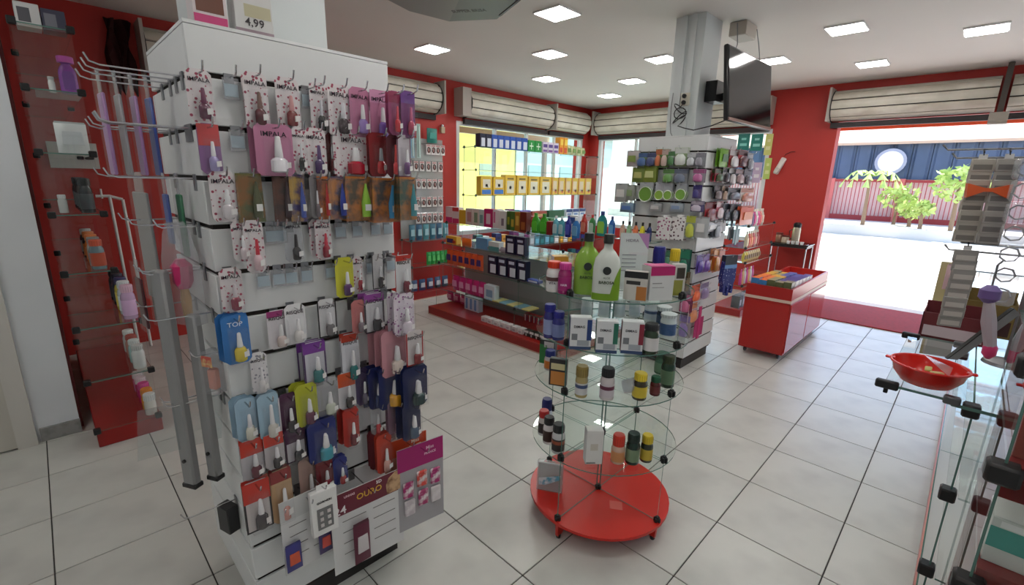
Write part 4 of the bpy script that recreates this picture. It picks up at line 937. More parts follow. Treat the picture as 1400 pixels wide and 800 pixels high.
# lowest shelf
rbottle(1, 763, 620, 582, 18, 'black capped white bottle nearest the clamp', body=(196, 194, 196), cap=(26, 26, 28), label=(46, 36, 34), band=(150, 70, 40), caph=.26)
rbottle(1, 750, 607, 572, 16, 'white bottle with black cap and brown label', body=(206, 200, 200), cap=(26, 26, 28), label=(60, 36, 30), caph=.26)
rbottle(1, 743, 595, 563, 15, 'white bottle with red cap and dark label', body=(206, 200, 200), cap=(200, 50, 50), label=(50, 34, 36), caph=.26)
rbottle(1, 747, 583, 547, 15, 'white bottle with tall navy cap', body=(206, 206, 214), cap=(40, 46, 116), label=(190, 190, 206), caph=.4)
rbox(1, 811, 635, 590, 23, .05, 'tall white carton with a grey window mark', .25, c=(226, 224, 222), prints=[(.25, .42, .7, .62, (206, 200, 190)), (.05, .03, .6, .06, (60, 60, 60))], side=(206, 204, 206))
rbottle(1, 845, 634, 597, 19, 'orange labelled bottle with red cap', body=(206, 170, 150), cap=(214, 58, 40), label=(206, 140, 90), caph=.36)
rbottle(1, 865, 635, 595, 19, 'dark green bottle with pale green label', body=(26, 50, 40), cap=(26, 46, 40), label=(120, 140, 110), caph=.26)
rbottle(1, 884, 632, 597, 17, 'dark bottle with yellow cap and yellow label', body=(40, 46, 34), cap=(222, 196, 50), label=(196, 170, 60), caph=.28)
# leaflet box on the base and the paper scrap
p, h = onround(0, 752, 675, 622)
t = thing('leaflet_box', G().box(-.065, .065, -.012, .012, 0, .16, PLASTM).box(-.06, .06, -.008, .008, .001, .15, mat((180, 180, 178), .4)), 'clear box with grey leaflets and blue print standing on the red disc', 'leaflet box', (p.x+.02, p.y+.02, .1045), facing(p.x, p.y, -.15), RG)
obj('blue_print', G().prism([(-.055, .03), (-.02, .035), (.05, .075), (.055, .1), (.0, .085), (-.055, .07)], -.0135, -.0125, mat((90, 170, 200), .3, c2=(220, 230, 236), scale=40)), t)
q = at('z', .105, 842, 691); thing('paper_scrap', G().box(-.03, .03, -.03, .03, 0, .0008, mat((214, 90, 80), .5)), 'small pinkish tape square on the red disc', 'paper', (q.x, q.y, .1045), .6)

# ================================================================== glass display units
plinm = mat((150, 26, 24), .28, name='dark red laminate')
def unit(name, label, x0, x1, y0, y1, shelves, fins, base=.1, axis='y', mirror=None):
    """long glass unit: red plinth, glass shelves (z, x0, x1), upright panes at the given stations"""
    root = thing(name, G().bev(x0, x1, y0, y1, 0, base, plinm, .004), label, 'display unit')
    obj('kick_trim', G().box(x0-.002, x1+.002, y0-.002, y1+.002, .0, .012, mat((196, 170, 150), .4)), root)
    for (z, a, b_) in shelves:
        if axis == 'y': obj('glass_shelf', G().box(a, b_, y0+.01, y1-.01, z-.006, z, gtint, GEDGE), root)
        else: obj('glass_shelf', G().box(x0+.01, x1-.01, a, b_, z-.006, z, gtint, GEDGE), root)
    top = max(s_[0] for s_ in shelves)
    for f in fins:
        zl = base
        for (z, a, b_) in shelves:
            if axis == 'y': obj('glass_fin', G().box(a+.02, b_-.02, f-.003, f+.003, zl+.001, z-.007, GLASS, GEDGE), root); cp = [(a+.02, f), (b_-.02, f)]
            else: obj('glass_fin', G().box(f-.003, f+.003, a+.02, b_-.02, zl+.001, z-.007, GLASS, GEDGE), root); cp = [(f, a+.02), (f, b_-.02)]
            for c in cp: obj('clamp', memo('clamp', clampmesh), root, (c[0], c[1], z))
            zl = z
    return root
# ---- island
IY0, IY1 = 2.47, 4.54
IS = [(.33, 3.25, 4.15), (.62, 3.30, 4.10), (.86, 3.36, 4.04), (1.10, 3.42, 3.98)]
isl = unit('island_display', 'long glass island display on a red plinth behind the round display', 3.17, 4.25, IY0, IY1, IS, (2.50, 3.17, 4.51))
obj('back_board', G().box(3.71, 3.718, IY0+.05, IY1-.05, .101, .85, mat((150, 154, 156), .25, .2)), isl)
IG = 'products on the island display'
def isl_y(u, v, x): return at('x', x, u, v).y
def row_items(items, x, z, vref, group, where, faceang=-PI/2):
    """items: (u0, u1, height, kind, label, spec)"""
    for (u0, u1, h, kind, lab, kw) in items:
        ya, yb = isl_y(u0, vref, x), isl_y(u1, vref, x); w = abs(ya-yb)*.96; y = (ya+yb)/2; lab2 = lab+where; loc = (x+.04, y, z+.0005)
        if kind == 'c': place('product_carton', carton(round(w, 3), .07, h, **kw), lab2, 'carton', loc, faceang, group)
        elif kind == 'b': place('care_bottle', flat_bottle(round(w, 3), min(.05, round(w*.6, 3)), h, **kw), lab2, 'bottle', loc, faceang, group)
        elif kind == 'p': place('soft_pack', pack(round(w, 3), .06, h, **kw), lab2, 'pack', loc, faceang, group)
        elif kind == 'j': place('product_jar', pill_bottle(round(w/2, 3), h, **kw), lab2, 'jar', loc, faceang, group)
wi = ' on the island\'s top shelf'
row_items([(609, 618, .185, 'c', 'white carton with pink foot', dict(c=(214, 200, 204), prints=[(0, 0, 1, .35, (200, 60, 120))])), (618, 627, .185, 'c', 'white carton with red head and pink foot', dict(c=(216, 206, 206), prints=[(0, 0, 1, .3, (196, 60, 110)), (0, .75, 1, 1, (186, 60, 60))])),
    (627, 636, .16, 'c', 'plain yellow carton', dict(c=(206, 166, 50))), (636, 646, .185, 'c', 'pale carton with rose print', dict(c=(206, 196, 190), prints=[(.2, .2, .8, .8, (176, 130, 130))])), (646, 654, .185, 'c', 'pale carton with green print', dict(c=(206, 200, 190), prints=[(.2, .2, .8, .8, (120, 150, 120))])),
    (654, 661, .185, 'c', 'slim mint carton', dict(c=(190, 206, 200), prints=[(.2, .2, .8, .7, (110, 150, 150))])), (661, 673, .20, 'c', 'raspberry carton with white panel', dict(c=(186, 36, 100), prints=[(.25, .185, .75, .75, (222, 200, 210))])), (673, 682, .195, 'c', 'white carton with pink strip', dict(c=(220, 214, 214), prints=[(.1, .3, .4, .9, (200, 110, 150))])),
    (682, 691, .19, 'c', 'white carton with grey figure', dict(c=(214, 212, 208), prints=[(.3, .2, .7, .6, (120, 110, 120))])), (692, 697, .195, 'c', 'dark green slim carton', dict(c=(50, 90, 40), prints=[(.2, .3, .8, .7, (150, 160, 60))])), (697, 703, .195, 'c', 'green slim carton with gold print', dict(c=(66, 110, 50), prints=[(.2, .2, .8, .6, (190, 170, 70))])),
    (703, 710, .195, 'c', 'amber slim carton', dict(c=(160, 110, 40), prints=[(.2, .3, .8, .8, (206, 170, 80))])), (710, 719, .20, 'c', 'chestnut brown carton', dict(c=(110, 44, 30), prints=[(.2, .1, .8, .5, (170, 100, 50))]))], 3.46, 1.10, 310, IG, wi)
row_items([(723, 734, .20, 'b', 'bright green gel bottle beside the dark gap', dict(body=(70, 170, 50), cap=(60, 150, 46), panel=(90, 196, 60))), (734, 746, .20, 'b', 'bright green gel bottle next to the red carton', dict(body=(64, 164, 46), cap=(56, 146, 42), panel=(84, 190, 60))), (746, 752, .13, 'c', 'small dark red carton', dict(c=(130, 40, 40))),
    (752, 760, .19, 'b', 'pale blue spray bottle with white cap', dict(body=(110, 186, 206), cap=(226, 230, 232), panel=(190, 220, 226))), (760, 768, .19, 'b', 'turquoise bottle with white cap', dict(body=(80, 170, 186), cap=(226, 230, 232), panel=(180, 214, 220))), (769, 777, .20, 'b', 'navy mouthwash bottle with pale lettering', dict(body=(50, 56, 150), cap=(60, 60, 150), panel=(80, 90, 190))),
    (778, 789, .19, 'b', 'blue mouthwash bottle', dict(body=(50, 120, 190), cap=(206, 214, 222), panel=(110, 170, 214)))], 3.47, 1.10, 322, IG, wi)
row_items([(790, 799, .20, 'b', 'red bottle with red cap', dict(body=(196, 60, 50), cap=(206, 50, 46), panel=(222, 130, 110))), (801, 810, .20, 'b', 'green bottle with red cap', dict(body=(60, 130, 70), cap=(206, 60, 50), panel=(190, 214, 190))),
    (812, 826, .24, 'b', 'large teal bottle with lime label', dict(body=(40, 150, 150), cap=(60, 80, 150), panel=(150, 206, 80))), (828, 837, .2, 'b', 'royal blue bottle with pale cap', dict(body=(46, 110, 190), cap=(60, 70, 120), panel=(110, 170, 220)))], 3.82, 1.10, 324, IG, wi)
row_items([(756, 764, .10, 'c', 'navy carton with white figure', dict(c=(36, 44, 90), prints=[(.2, .2, .8, .8, (206, 210, 220))])), (764, 772, .1, 'c', 'navy carton with pale panel', dict(c=(40, 50, 100), prints=[(.3, .2, .9, .7, (196, 206, 226))])), (712, 720, .14, 'c', 'lilac carton in the back', dict(c=(120, 100, 190))), (722, 738, .12, 'c', 'red and green carton in the back', dict(c=(150, 60, 44), prints=[(.5, .1, 1, .9, (50, 120, 56))])),
    (740, 752, .12, 'c', 'green carton in the back', dict(c=(50, 130, 60), prints=[(.6, .2, 1, .8, (206, 190, 90))])), (776, 789, .17, 'c', 'white carton with blue wave in the back', dict(c=(216, 220, 226), prints=[(0, .5, 1, .9, (50, 80, 160))])), (792, 800, .12, 'c', 'white and navy carton in the back', dict(c=(214, 218, 226), prints=[(0, .5, 1, 1, (44, 60, 130))]))], 3.89, 1.10, 312, IG, wi)
wm = ' on the island\'s middle shelf'
row_items([(609, 624, .085, 'c', 'yellow and navy flat carton', dict(c=(220, 170, 50), prints=[(.1, .1, .7, .7, (50, 50, 110)), (.6, .1, .9, .5, (206, 70, 40))])), (628, 641, .085, 'p', 'orange soft pack above the row of orange packs', dict(c=(222, 110, 40))), (690, 703, .19, 'c', 'navy carton with white panel, upper pair, left', dict(c=(24, 30, 60), prints=[(.25, .1, .9, .6, (206, 212, 222)), (.2, .72, .8, .85, (190, 200, 220))])) if False else (690, 703, .19, 'c', 'navy upper pair carton beside the patterned pack', dict(c=(24, 30, 60), prints=[(.25, .1, .9, .6, (206, 212, 222)), (.2, .72, .8, .85, (190, 200, 220))])),
    (704, 717, .19, 'c', 'navy upper pair carton beside the glass fin', dict(c=(26, 32, 64), prints=[(.25, .1, .9, .6, (206, 212, 222)), (.2, .72, .8, .85, (190, 200, 220))])), (656, 689, .05, 'p', 'long white and mauve patterned pack', dict(c=(190, 176, 186), c2=(140, 110, 130))), (650, 666, .12, 'c', 'pale blue carton', dict(c=(96, 150, 190))), (667, 682, .1, 'c', 'teal and white carton', dict(c=(206, 214, 214), prints=[(0, 0, 1, .5, (80, 150, 150))]))], 3.40, .86, 338, IG, wm)
for i in range(6): row_items([(608+i*8.2, 616+i*8.2, .17, 'p', 'orange soft pack with navy label in a row of six', dict(c=(216, 88, 44), c2=(60, 50, 110)))], 3.34, .62, 365, IG, wm)
for i in range(4): row_items([(666+i*13.4, 678+i*13.4, .20, 'c', 'navy carton with white panel in the row of four', dict(c=(22, 28, 58), prints=[(.3, .08, .95, .55, (206, 214, 224)), (.15, .72, .8, .88, (196, 204, 222))]))], 3.35, .62, 375, IG, wm)
row_items([(720, 736, .03, 'c', 'low blue and white box beside the glass fin', dict(c=(60, 84, 170), prints=[(.1, .2, .9, .8, (206, 214, 230))]))], 3.36, .62, 381, IG, wm)
wl_ = ' on the island\'s low shelf'
for i in range(5): row_items([(616+i*9, 624.5+i*9, .17, 'p', 'pink soft pack in a row of five', dict(c=(186, 40, 110), c2=(222, 150, 190)))], 3.31, .33, 402, IG, wl_)
row_items([(661, 676, .16, 'c', 'pale blue and white carton', dict(c=(196, 206, 214), prints=[(.2, .2, .8, .7, (120, 150, 180))]))], 3.33, .33, 402, IG, wl_)
for i in range(6):
    y = 3.62-i*.11; place('folded_card', carton(.1, .16, .012, (206, 196, 120) if i % 2 else (150, 186, 206), [], top=(214, 206, 140) if i % 2 else (120, 170, 190)), 'flat pale card box laid on the low glass shelf of the island', 'card box', (3.4, y, .331), -PI/2, 'flat boxes on the island display')
wp = ' on the island\'s plinth'
for i in range(7): row_items([(657+i*8.3, 664+i*8.3, .055, 'c', 'small white carton in the plinth row', dict(c=(226, 226, 226), prints=[(.2, .2, .7, .6, (190, 190, 196))]))], 3.24, .1, 440+i*2.4, IG, wp)
for i in range(4): row_items([(716+i*7, 722+i*7, .06, 'c', 'small black and white carton in the plinth row', dict(c=(34, 40, 36), prints=[(0, .6, 1, 1, (222, 222, 222)), (.3, .1, .6, .5, (206, 206, 206))]))], 3.24, .1, 460+i*2.4, IG, wp)
for i in range(3): row_items([(609+i*9, 617+i*9, .12, 'p', 'pink soft pack standing on the plinth corner', dict(c=(176, 44, 100), c2=(216, 150, 180)))], 3.50, .1, 425, IG, wp)  # added packs imitating a pink reflection in the mirrored glass
row_items([(634, 654, .16, 'c', 'white and blue barred carton', dict(c=(206, 220, 236), prints=[(.1, .1, .25, .9, (110, 160, 214)), (.4, .1, .55, .9, (110, 160, 214)), (.7, .1, .85, .9, (110, 160, 214))]))], 3.42, .1, 428, IG, wp)  # added box standing in for the blue and white mirrored in the glass
for i in range(4): row_items([(716+i*6, 721+i*6, .09, 'c', 'red and white striped slim carton', dict(c=(190, 50, 56), prints=[(.2, .1, .5, .9, (226, 222, 222)), (.7, .1, .9, .9, (50, 54, 110))]))], 3.6, .1, 432, IG, wp)

# ---- shelves along the left windows
WS = [(.55, 5.08, 5.44), (1.0, 5.08, 5.44), (1.385, 5.10, 5.42), (1.74, 5.10, 5.42), (2.055, 5.12, 5.40)]
wsh = unit('window_shelf_unit', 'tall glass shelf unit along the side street windows with yellow cartons', 4.40, 7.42, 5.06, 5.46, WS, (4.43, 7.39), axis='x')
for z, m_ in ((2.0, 0),): pass
WG = 'cartons on the window shelves'
def wrow(items, y, z, v):
    for (u0, u1, h, lab, kw, kind) in items:
        xa, xb = at('y', y, u0, v).x, at('y', y, u1, v).x; w = (xb-xa)*.95; x = (xa+xb)/2
        if x+w/2 > 7.38: continue
        if kind == 'c': place('boxed_goods', carton(round(w, 3), .1, h, **kw), lab, 'carton', (x, y+.05, z+.0005), 0, WG)
        else: place('bagged_goods', pack(round(w, 3), .08, h, **kw), lab, 'pack', (x, y+.05, z+.0005), 0, WG)
NV = [(.25, .1, .9, .7, (206, 214, 226))]
wrow([(656+i*8.2, 664+i*8.2, .19, ['black and white carton on the top window shelf', 'blue and white carton on the top window shelf'][i > 1], dict(c=(28, 34, 60) if i < 2 else (44, 84, 170), prints=NV), 'c') for i in range(8)]
     + [(722+i*9.5, 731+i*9.5, .17, 'green carton with white cross on the top window shelf', dict(c=(40, 150, 66), prints=[(.45, .2, .55, .8, (226, 240, 226)), (.2, .45, .8, .55, (226, 240, 226))]), 'c') for i in range(2)]
     + [(742+i*7.4, 749+i*7.4, .17, 'lilac and white carton on the top window shelf', dict(c=(206, 196, 214), prints=[(.1, .5, .9, .8, (90, 66, 140)), (.1, .1, .9, .3, (120, 80, 150))]), 'c') for i in range(3)]
     + [(765+i*5.6, 770.4+i*5.6, .27, 'tall orange and yellow carton on the top window shelf', dict(c=(226, 150, 40), prints=[(.1, .1, .8, .4, (206, 80, 40)), (.2, .55, .9, .9, (240, 206, 90))]), 'c') for i in range(2)]
     + [(777+i*6.4, 783+i*6.4, .16-.008*i, 'green and white soft pack on the top window shelf', dict(c=(206, 206, 160), c2=(120, 150, 80)), 'p') for i in range(4)], 5.18, 2.055, 205)
YL = [(.18, .1, .85, .72, (226, 222, 196)), (.4, .3, .6, .45, (60, 56, 60)), (.2, .78, .8, .86, (120, 100, 40))]
wrow([(657+i*17, 673+i*17, .27, 'yellow carton with blue ellipse on the window shelf', dict(c=(222, 184, 52), prints=[(.18, .4, .85, .85, (226, 222, 200)), (.1, .06, .9, .3, (60, 120, 200)), (.4, .45, .6, .6, (60, 70, 90))]), 'c') for i in range(2)]
     + [(690+i*16, 705+i*16, .30 if i < 2 else .29, 'tall yellow carton with white panel on the window shelf', dict(c=(226, 186, 56), prints=YL), 'c') for i in range(4)]
     + [(754+i*9, 762.5+i*9, .285, 'narrow yellow and orange carton on the window shelf', dict(c=(228, 190, 66), prints=[(.2, .2, .8, .8, (226, 206, 170)), (.5, .1, .8, .3, (206, 110, 60)), (.0, .0, .12, 1, (210, 130, 70))]), 'c') for i in range(7)], 5.18, 1.385, 266)
wrow([(712, 726, .14, 'lilac and grey carton low on the window shelves', dict(c=(110, 96, 180)), 'c'), (727, 748, .12, 'brick red carton low on the window shelves', dict(c=(160, 70, 50), prints=[(.1, .3, .9, .6, (206, 170, 110))]), 'c'), (750, 772, .12, 'dark green carton low on the window shelves', dict(c=(40, 90, 50)), 'c')]
     + [(774+i*9, 782.5+i*9, .13, 'white and navy carton low on the window shelves', dict(c=(216, 220, 228), prints=[(0, .6, 1, 1, (40, 56, 120)), (.2, .2, .8, .45, (110, 140, 190))]), 'c') for i in range(3)], 5.16, 1.0, 292)

FC = [((40, 110, 116), 'teal'), ((150, 160, 166), 'grey'), ((40, 54, 110), 'navy'), ((206, 210, 212), 'white'), ((90, 150, 170), 'sky blue'), ((120, 60, 110), 'plum'), ((206, 150, 60), 'ochre')]
for z, h0, nm in ((.55, .26, 'second'), (.1, .30, 'lowest')):
    for i in range(22):
        c, cn = FC[(i*3+(i//4)) % 7 if z > .2 else (i*2+i//3) % 7]
        place('boxed_goods', carton(.115, .1, h0-.03*(i % 3), c, [(.15, .15, .85, .5, tone(c, 1.35)), (.2, .65, .8, .8, tone(c, .7))]), cn+' carton on the %s window shelf' % nm, 'carton', (4.54+i*.128, 5.2, z+.0005), 0, WG)
for i in range(8):
    c, cn = FC[(i*2) % 7]
    place('boxed_goods', carton(.115, .1, .17-.02*(i % 2), c, [(.15, .2, .85, .6, tone(c, 1.4))]), cn+' carton at the pier end of the low window shelf', 'carton', (4.5+i*.118, 5.21, 1.0005), 0, WG)
# ---- hair accessory rack beside the red pier
rk = unit('accessory_rack', 'pale teal accessory rack in front of the red pier', 3.34, 4.1, 5.16, 5.46, [(.45, 5.17, 5.44), (.8, 5.17, 5.44)], (3.38, 4.06), axis='x')
obj('back_panel', G().box(3.36, 4.06, 5.40, 5.41, .81, 2.12, glassmat((.72, .9, .88), .8, .05, 'teal panel', .3)), rk)
hm = memo('hairc', lambda: (G().box(-.036, .036, 0, .0015, -.13, 0, mat((226, 224, 222), .4)).rect(-.03, .03, -.028, -.004, -.0006, mat((196, 150, 150), .5)).make('card'),
    [('hair_tie', G().tube([(.02*math.cos(t*PI/5), -.006, -.07+.034*math.sin(t*PI/5)) for t in range(11)], .006, mat((50, 26, 24), .5), 5).make('hair_tie'), (0, 0, 0)), ('hair_clip', G().bev(-.005, .005, -.008, 0, -.11, -.05, mat((196, 120, 110), .4), .002).make('hair_clip'), (.0, 0, 0))]))
for r_, (z, n, u0, u1) in enumerate(((2.05, 4, 585, 610), (1.83, 6, 558, 608), (1.60, 6, 562, 607), (1.36, 5, 568, 607), (1.14, 5, 568, 607))):
    obj('rail', G().tube([(3.36, 5.385, z+.004), (4.06, 5.385, z+.004)], .004, CHROME, 5), rk)
    for i in range(n):
        u = u0+(i+.5)*(u1-u0)/n; p = at('y', 5.34, u, 240)
        thing('hair_tie_card', hm[0], 'white hair accessory card with dark ties in the %s rack row' % ORD[r_], 'hair accessory', (p.x, 5.365-.004*(i % 2), z), 0, 'hair accessory cards on the rack', hm[1])
TEAL = (30, 120, 110)
place('teal_pack', pack(.16, .06, .18, TEAL, (60, 150, 140)), 'teal bag hanging above the accessory rack', 'bag', (at('y', 5.34, 592, 200).x, 5.36, 2.07), 0)
for i in range(6):
    p = at('y', 5.25, 586+i*6, 380)
    if p.x < 4.05: place('green_brush_pack', pack(.07, .05, .17, (40, 150, 66), (90, 190, 100)), 'bright green pack on the rack shelf', 'pack', (p.x, 5.24, .4505), 0, 'green packs on the accessory rack')
for i in range(6): place('blue_pack', pack(.09, .05, .2, [(60, 110, 130), (50, 90, 120), (80, 140, 150)][i % 3], (150, 190, 200)), ['slate blue pack', 'deep blue pack', 'pale teal pack'][i % 3]+' on the upper rack shelf', 'pack', (3.44+i*.11, 5.26, .8005), 0, 'blue packs on the accessory rack')
for i in range(5): place('blue_pack', pack(.10, .05, .15, (56, 80, 120), (200, 206, 214)), 'navy and white pack on the rack plinth', 'pack', (3.45+i*.13, 5.26, .1005), 0, 'packs on the rack plinth')
# long toothbrush-like blisters hanging beyond the tower
for i, (u, lab) in enumerate(((566, 'mint'), (574, 'pale blue'), (581, 'grey green'))):
    p = at('y', 5.10, u, 190); t = thing('brush_blister', G().box(-.03, .03, 0, .0015, -.42, 0, mat([(176, 206, 200), (150, 186, 206), (150, 176, 170)][i], .35)), lab+' long brush blister hanging in front of the accessory rack', 'brush', (p.x, 5.30-.03*i, 2.28), 0, 'long brush blisters')
    obj('brush', G().tube([(0, -.012, -.40), (0, -.012, -.15), (0, -.014, -.03)], [.009, .006, .01], mat((206, 226, 220), .3), 6), t); obj('hanger', G().tube([(0, 0, -.005), (0, .08+.03*i, .0)], .003, CHROME, 5), t)

# ================================================================== product tower around the column
T2G = 'products on the column tower'
def t2card(face, row, u0, u1, v0, v1, c, c2, label, off=.03, kind='card', n=1):
    if face == 'l':
        x = T2['x0']-off; a, b_ = at('x', x, u0, (v0+v1)/2), at('x', x, u1, (v0+v1)/2); w = abs(a.y-b_.y); pos = (x, (a.y+b_.y)/2); top = at('x', x, (u0+u1)/2, v0).z; h = top-at('x', x, (u0+u1)/2, v1).z; rz = -PI/2
    else:
        y = T2['y0']-off; a, b_ = at('y', y, u0, (v0+v1)/2), at('y', y, u1, (v0+v1)/2); w = abs(a.x-b_.x); pos = ((a.x+b_.x)/2, y); top = at('y', y, (u0+u1)/2, v0).z; h = top-at('y', y, (u0+u1)/2, v1).z; rz = 0
    w = max(.03, round(w/.005)*.005); h = round(h/.01)*.01
    def mk():
        a_ = w/2
        if kind == 'card':
            g = G().box(-a_, a_, 0, .0015, -h, .006, mat(c, .4)); g.rect(-a_*.96, a_*.96, -h*.28, .004, -.0006, mat(tone(c2, .9), .4))
            parts = [('item', G().lathe([(a_*.5, -h*.94), (a_*.8, -h*.86), (a_*.8, -h*.5), (a_*.4, -h*.32)], mat(c2, .3), (0, -.012, 0), 10, 1, .018/max(a_*.8, .005) if a_ > .02 else .7).make('item')), ('blister', G().box(-a_*.8, a_*.8, -.026, -.002, -h*.95, -h*.3, PLAST).make('blister'))]
        elif kind == 'round':
            g = G().box(-a_*.9, a_*.9, 0, .0015, -h*.45, .006, mat(c, .4)); parts = [('print', G().lathe([(a_*.95, 0), (a_*.95, .01)], mat(c2, .35), n=20).make('print'), (0, 0, -h*.6)), ('rim', G().tube([(a_*.9*math.cos(t*PI/8), -.011, -h*.6+a_*.9*math.sin(t*PI/8)) for t in range(17)], .004, mat((226, 236, 220), .3), 5).make('rim'))]
        elif kind == 'print':
            g = G().bev(-a_, a_, -.02, .01, -h, 0, dotmat((232, 230, 230), c2, 42, .33), .003); parts = [('hang_tab', G().box(-a_*.4, a_*.4, -.001, .001, 0, .02, WHITE).make('hang_tab'))]
        elif kind == 'comb':
            g = G().bev(-a_*.3, a_*.3, -.004, .004, -h, 0, mat(c, .35), .003); parts = [('teeth', G().box(-a_, a_, -.002, .002, -h*.92, -h*.35, stripemat(c, c2, 60, 'Z')).make('teeth'))]
        else:
            me, pr = pack(w, .03, h, c, c2)
            me2 = me.copy(); me2.transform(Matrix.Translation((0, 0, -h))); g = None; pr2 = []
            for q in pr: m3 = q[1].copy(); m3.transform(Matrix.Translation((0, 0, -h))); pr2.append((q[0], m3))
            return me2, pr2
        o_ = []
        for q in parts:
            if q[0] == 'print': m3 = q[1].copy(); m3.transform(Matrix.Translation((0, 0, -h*.6)) @ Matrix.Rotation(PI/2, 4, 'X')); o_.append((q[0], m3))
            else: o_.append((q[0], q[1]))
        return g.make(kind), o_
    me, parts = memo(('t2', w, h, c, c2, kind), mk)
    for i in range(n):
        if face == 'l': loc = (pos[0]+.03*i, pos[1], top)
        else: loc = (pos[0], pos[1]+.03*i, top)
        thing('hanging_product', me, label+(' on the column tower, window side' if face == 'l' else ' on the column tower, door side')+(', further back' if i else ''), 'hanging pack', loc, rz, T2G, parts)
    z = min(row_z(k) for k in range(1, 15) if row_z(k) > top-.07) if top-.07 < row_z(1) else row_z(1)
    hook(t2, pos[1] if face == 'l' else pos[0], top-.004, off+.04, face)
GR = (120, 170, 70); GR2 = (190, 210, 150); GY = (176, 180, 184)
for (r_, u0, u1, v0, v1, c, c2, lab, kd) in (
    (1, 858, 872, 207, 228, (214, 206, 206), (140, 160, 90), 'white and olive pack', 'pack'), (1, 872, 884, 210, 228, (150, 186, 120), (90, 120, 170), 'green pack with blue item', 'card'), (1, 884, 896, 210, 228, (176, 190, 206), (80, 90, 130), 'pale blue pack', 'card'),
    (1, 897, 904, 205, 228, (110, 170, 80), (206, 120, 80), 'slim green tube card', 'card'), (1, 905, 913, 205, 228, (120, 176, 90), (214, 190, 180), 'slim light green tube card', 'card'), (1, 914, 922, 208, 226, (206, 214, 206), (90, 140, 90), 'small white green card', 'card'),
    (1, 923, 939, 203, 228, (176, 206, 150), (226, 232, 226), 'white and green baby card', 'card'), (1, 940, 950, 210, 227, GY, (206, 210, 214), 'grey blister card', 'card'), (1, 951, 962, 210, 227, GY, (150, 150, 160), 'grey blister card with dark item', 'card'),
    (2, 866, 880, 230, 250, (130, 150, 70), (190, 190, 120), 'olive green pack', 'pack'), (2, 881, 896, 228, 250, (150, 170, 70), (206, 214, 150), 'lime green pack', 'pack'), (2, 907, 921, 232, 250, (206, 214, 200), (110, 160, 90), 'white pack with green foot', 'card'), (2, 922, 938, 232, 250, GY, (120, 130, 150), 'grey card with slate item', 'card'), (2, 948, 962, 232, 249, (190, 186, 196), (190, 110, 160), 'grey card with pink item', 'card'),
    (3, 842, 856, 252, 276, (196, 200, 198), (226, 226, 222), 'crumpled silver pack', 'pack'), (3, 857, 866, 254, 274, (180, 186, 176), (140, 160, 120), 'silver green pack', 'pack'), (3, 874, 892, 250, 276, (206, 210, 216), (120, 164, 72), 'dotted card with round green teether', 'round'), (3, 896, 907, 250, 278, (206, 210, 220), (150, 190, 80), 'dotted card with light green teether', 'round'), (3, 908, 919, 250, 278, (206, 210, 220), (140, 184, 84), 'dotted card with green teether beside the other', 'round'), (3, 924, 938, 252, 276, (200, 206, 214), (130, 176, 80), 'single dotted card with green teether', 'round'), (3, 948, 956, 254, 272, (120, 100, 160), (70, 60, 130), 'small violet card', 'card'),
    (4, 849, 865, 278, 290, (150, 180, 206), (96, 130, 190), 'clear blue pack', 'pack'), (4, 889, 903, 278, 289, (186, 190, 192), (206, 206, 206), 'grey clear pack', 'pack'), (4, 917, 932, 278, 290, (186, 196, 206), (140, 160, 190), 'pale blue clear pack', 'pack'), (4, 945, 960, 276, 290, (110, 100, 150), (200, 190, 206), 'violet spiked hair card', 'card'),
    (5, 900, 917, 297, 327, (226, 222, 222), (150, 60, 110), 'white patterned box with plum blossom', 'print'), (5, 919, 936, 297, 329, (226, 220, 216), (90, 60, 70), 'white patterned box with dark figure', 'print'), (5, 938, 950, 296, 326, (190, 206, 200), (206, 214, 90), 'pale green card with yellow item', 'card'), (5, 951, 966, 298, 326, (206, 210, 212), (226, 226, 226), 'white tasselled pack', 'pack'),
    (7, 908, 918, 344, 366, (60, 110, 100), (90, 150, 120), 'teal toothbrush card', 'card'), (7, 929, 941, 342, 382, (70, 116, 108), (50, 140, 110), 'long teal green card', 'card'), (8, 926, 940, 372, 398, (206, 190, 160), (110, 90, 60), 'beige card with brown item', 'card'), (9, 930, 944, 404, 428, (150, 60, 110), (206, 110, 150), 'plum card', 'card'), (10, 928, 942, 432, 462, (206, 190, 190), (150, 130, 190), 'pinkish card low on the slats', 'card')):
    t2card('l', r_, u0-1, u1+1, v0, v1, tone(c, .86), c2, lab, .06, kd, 2)
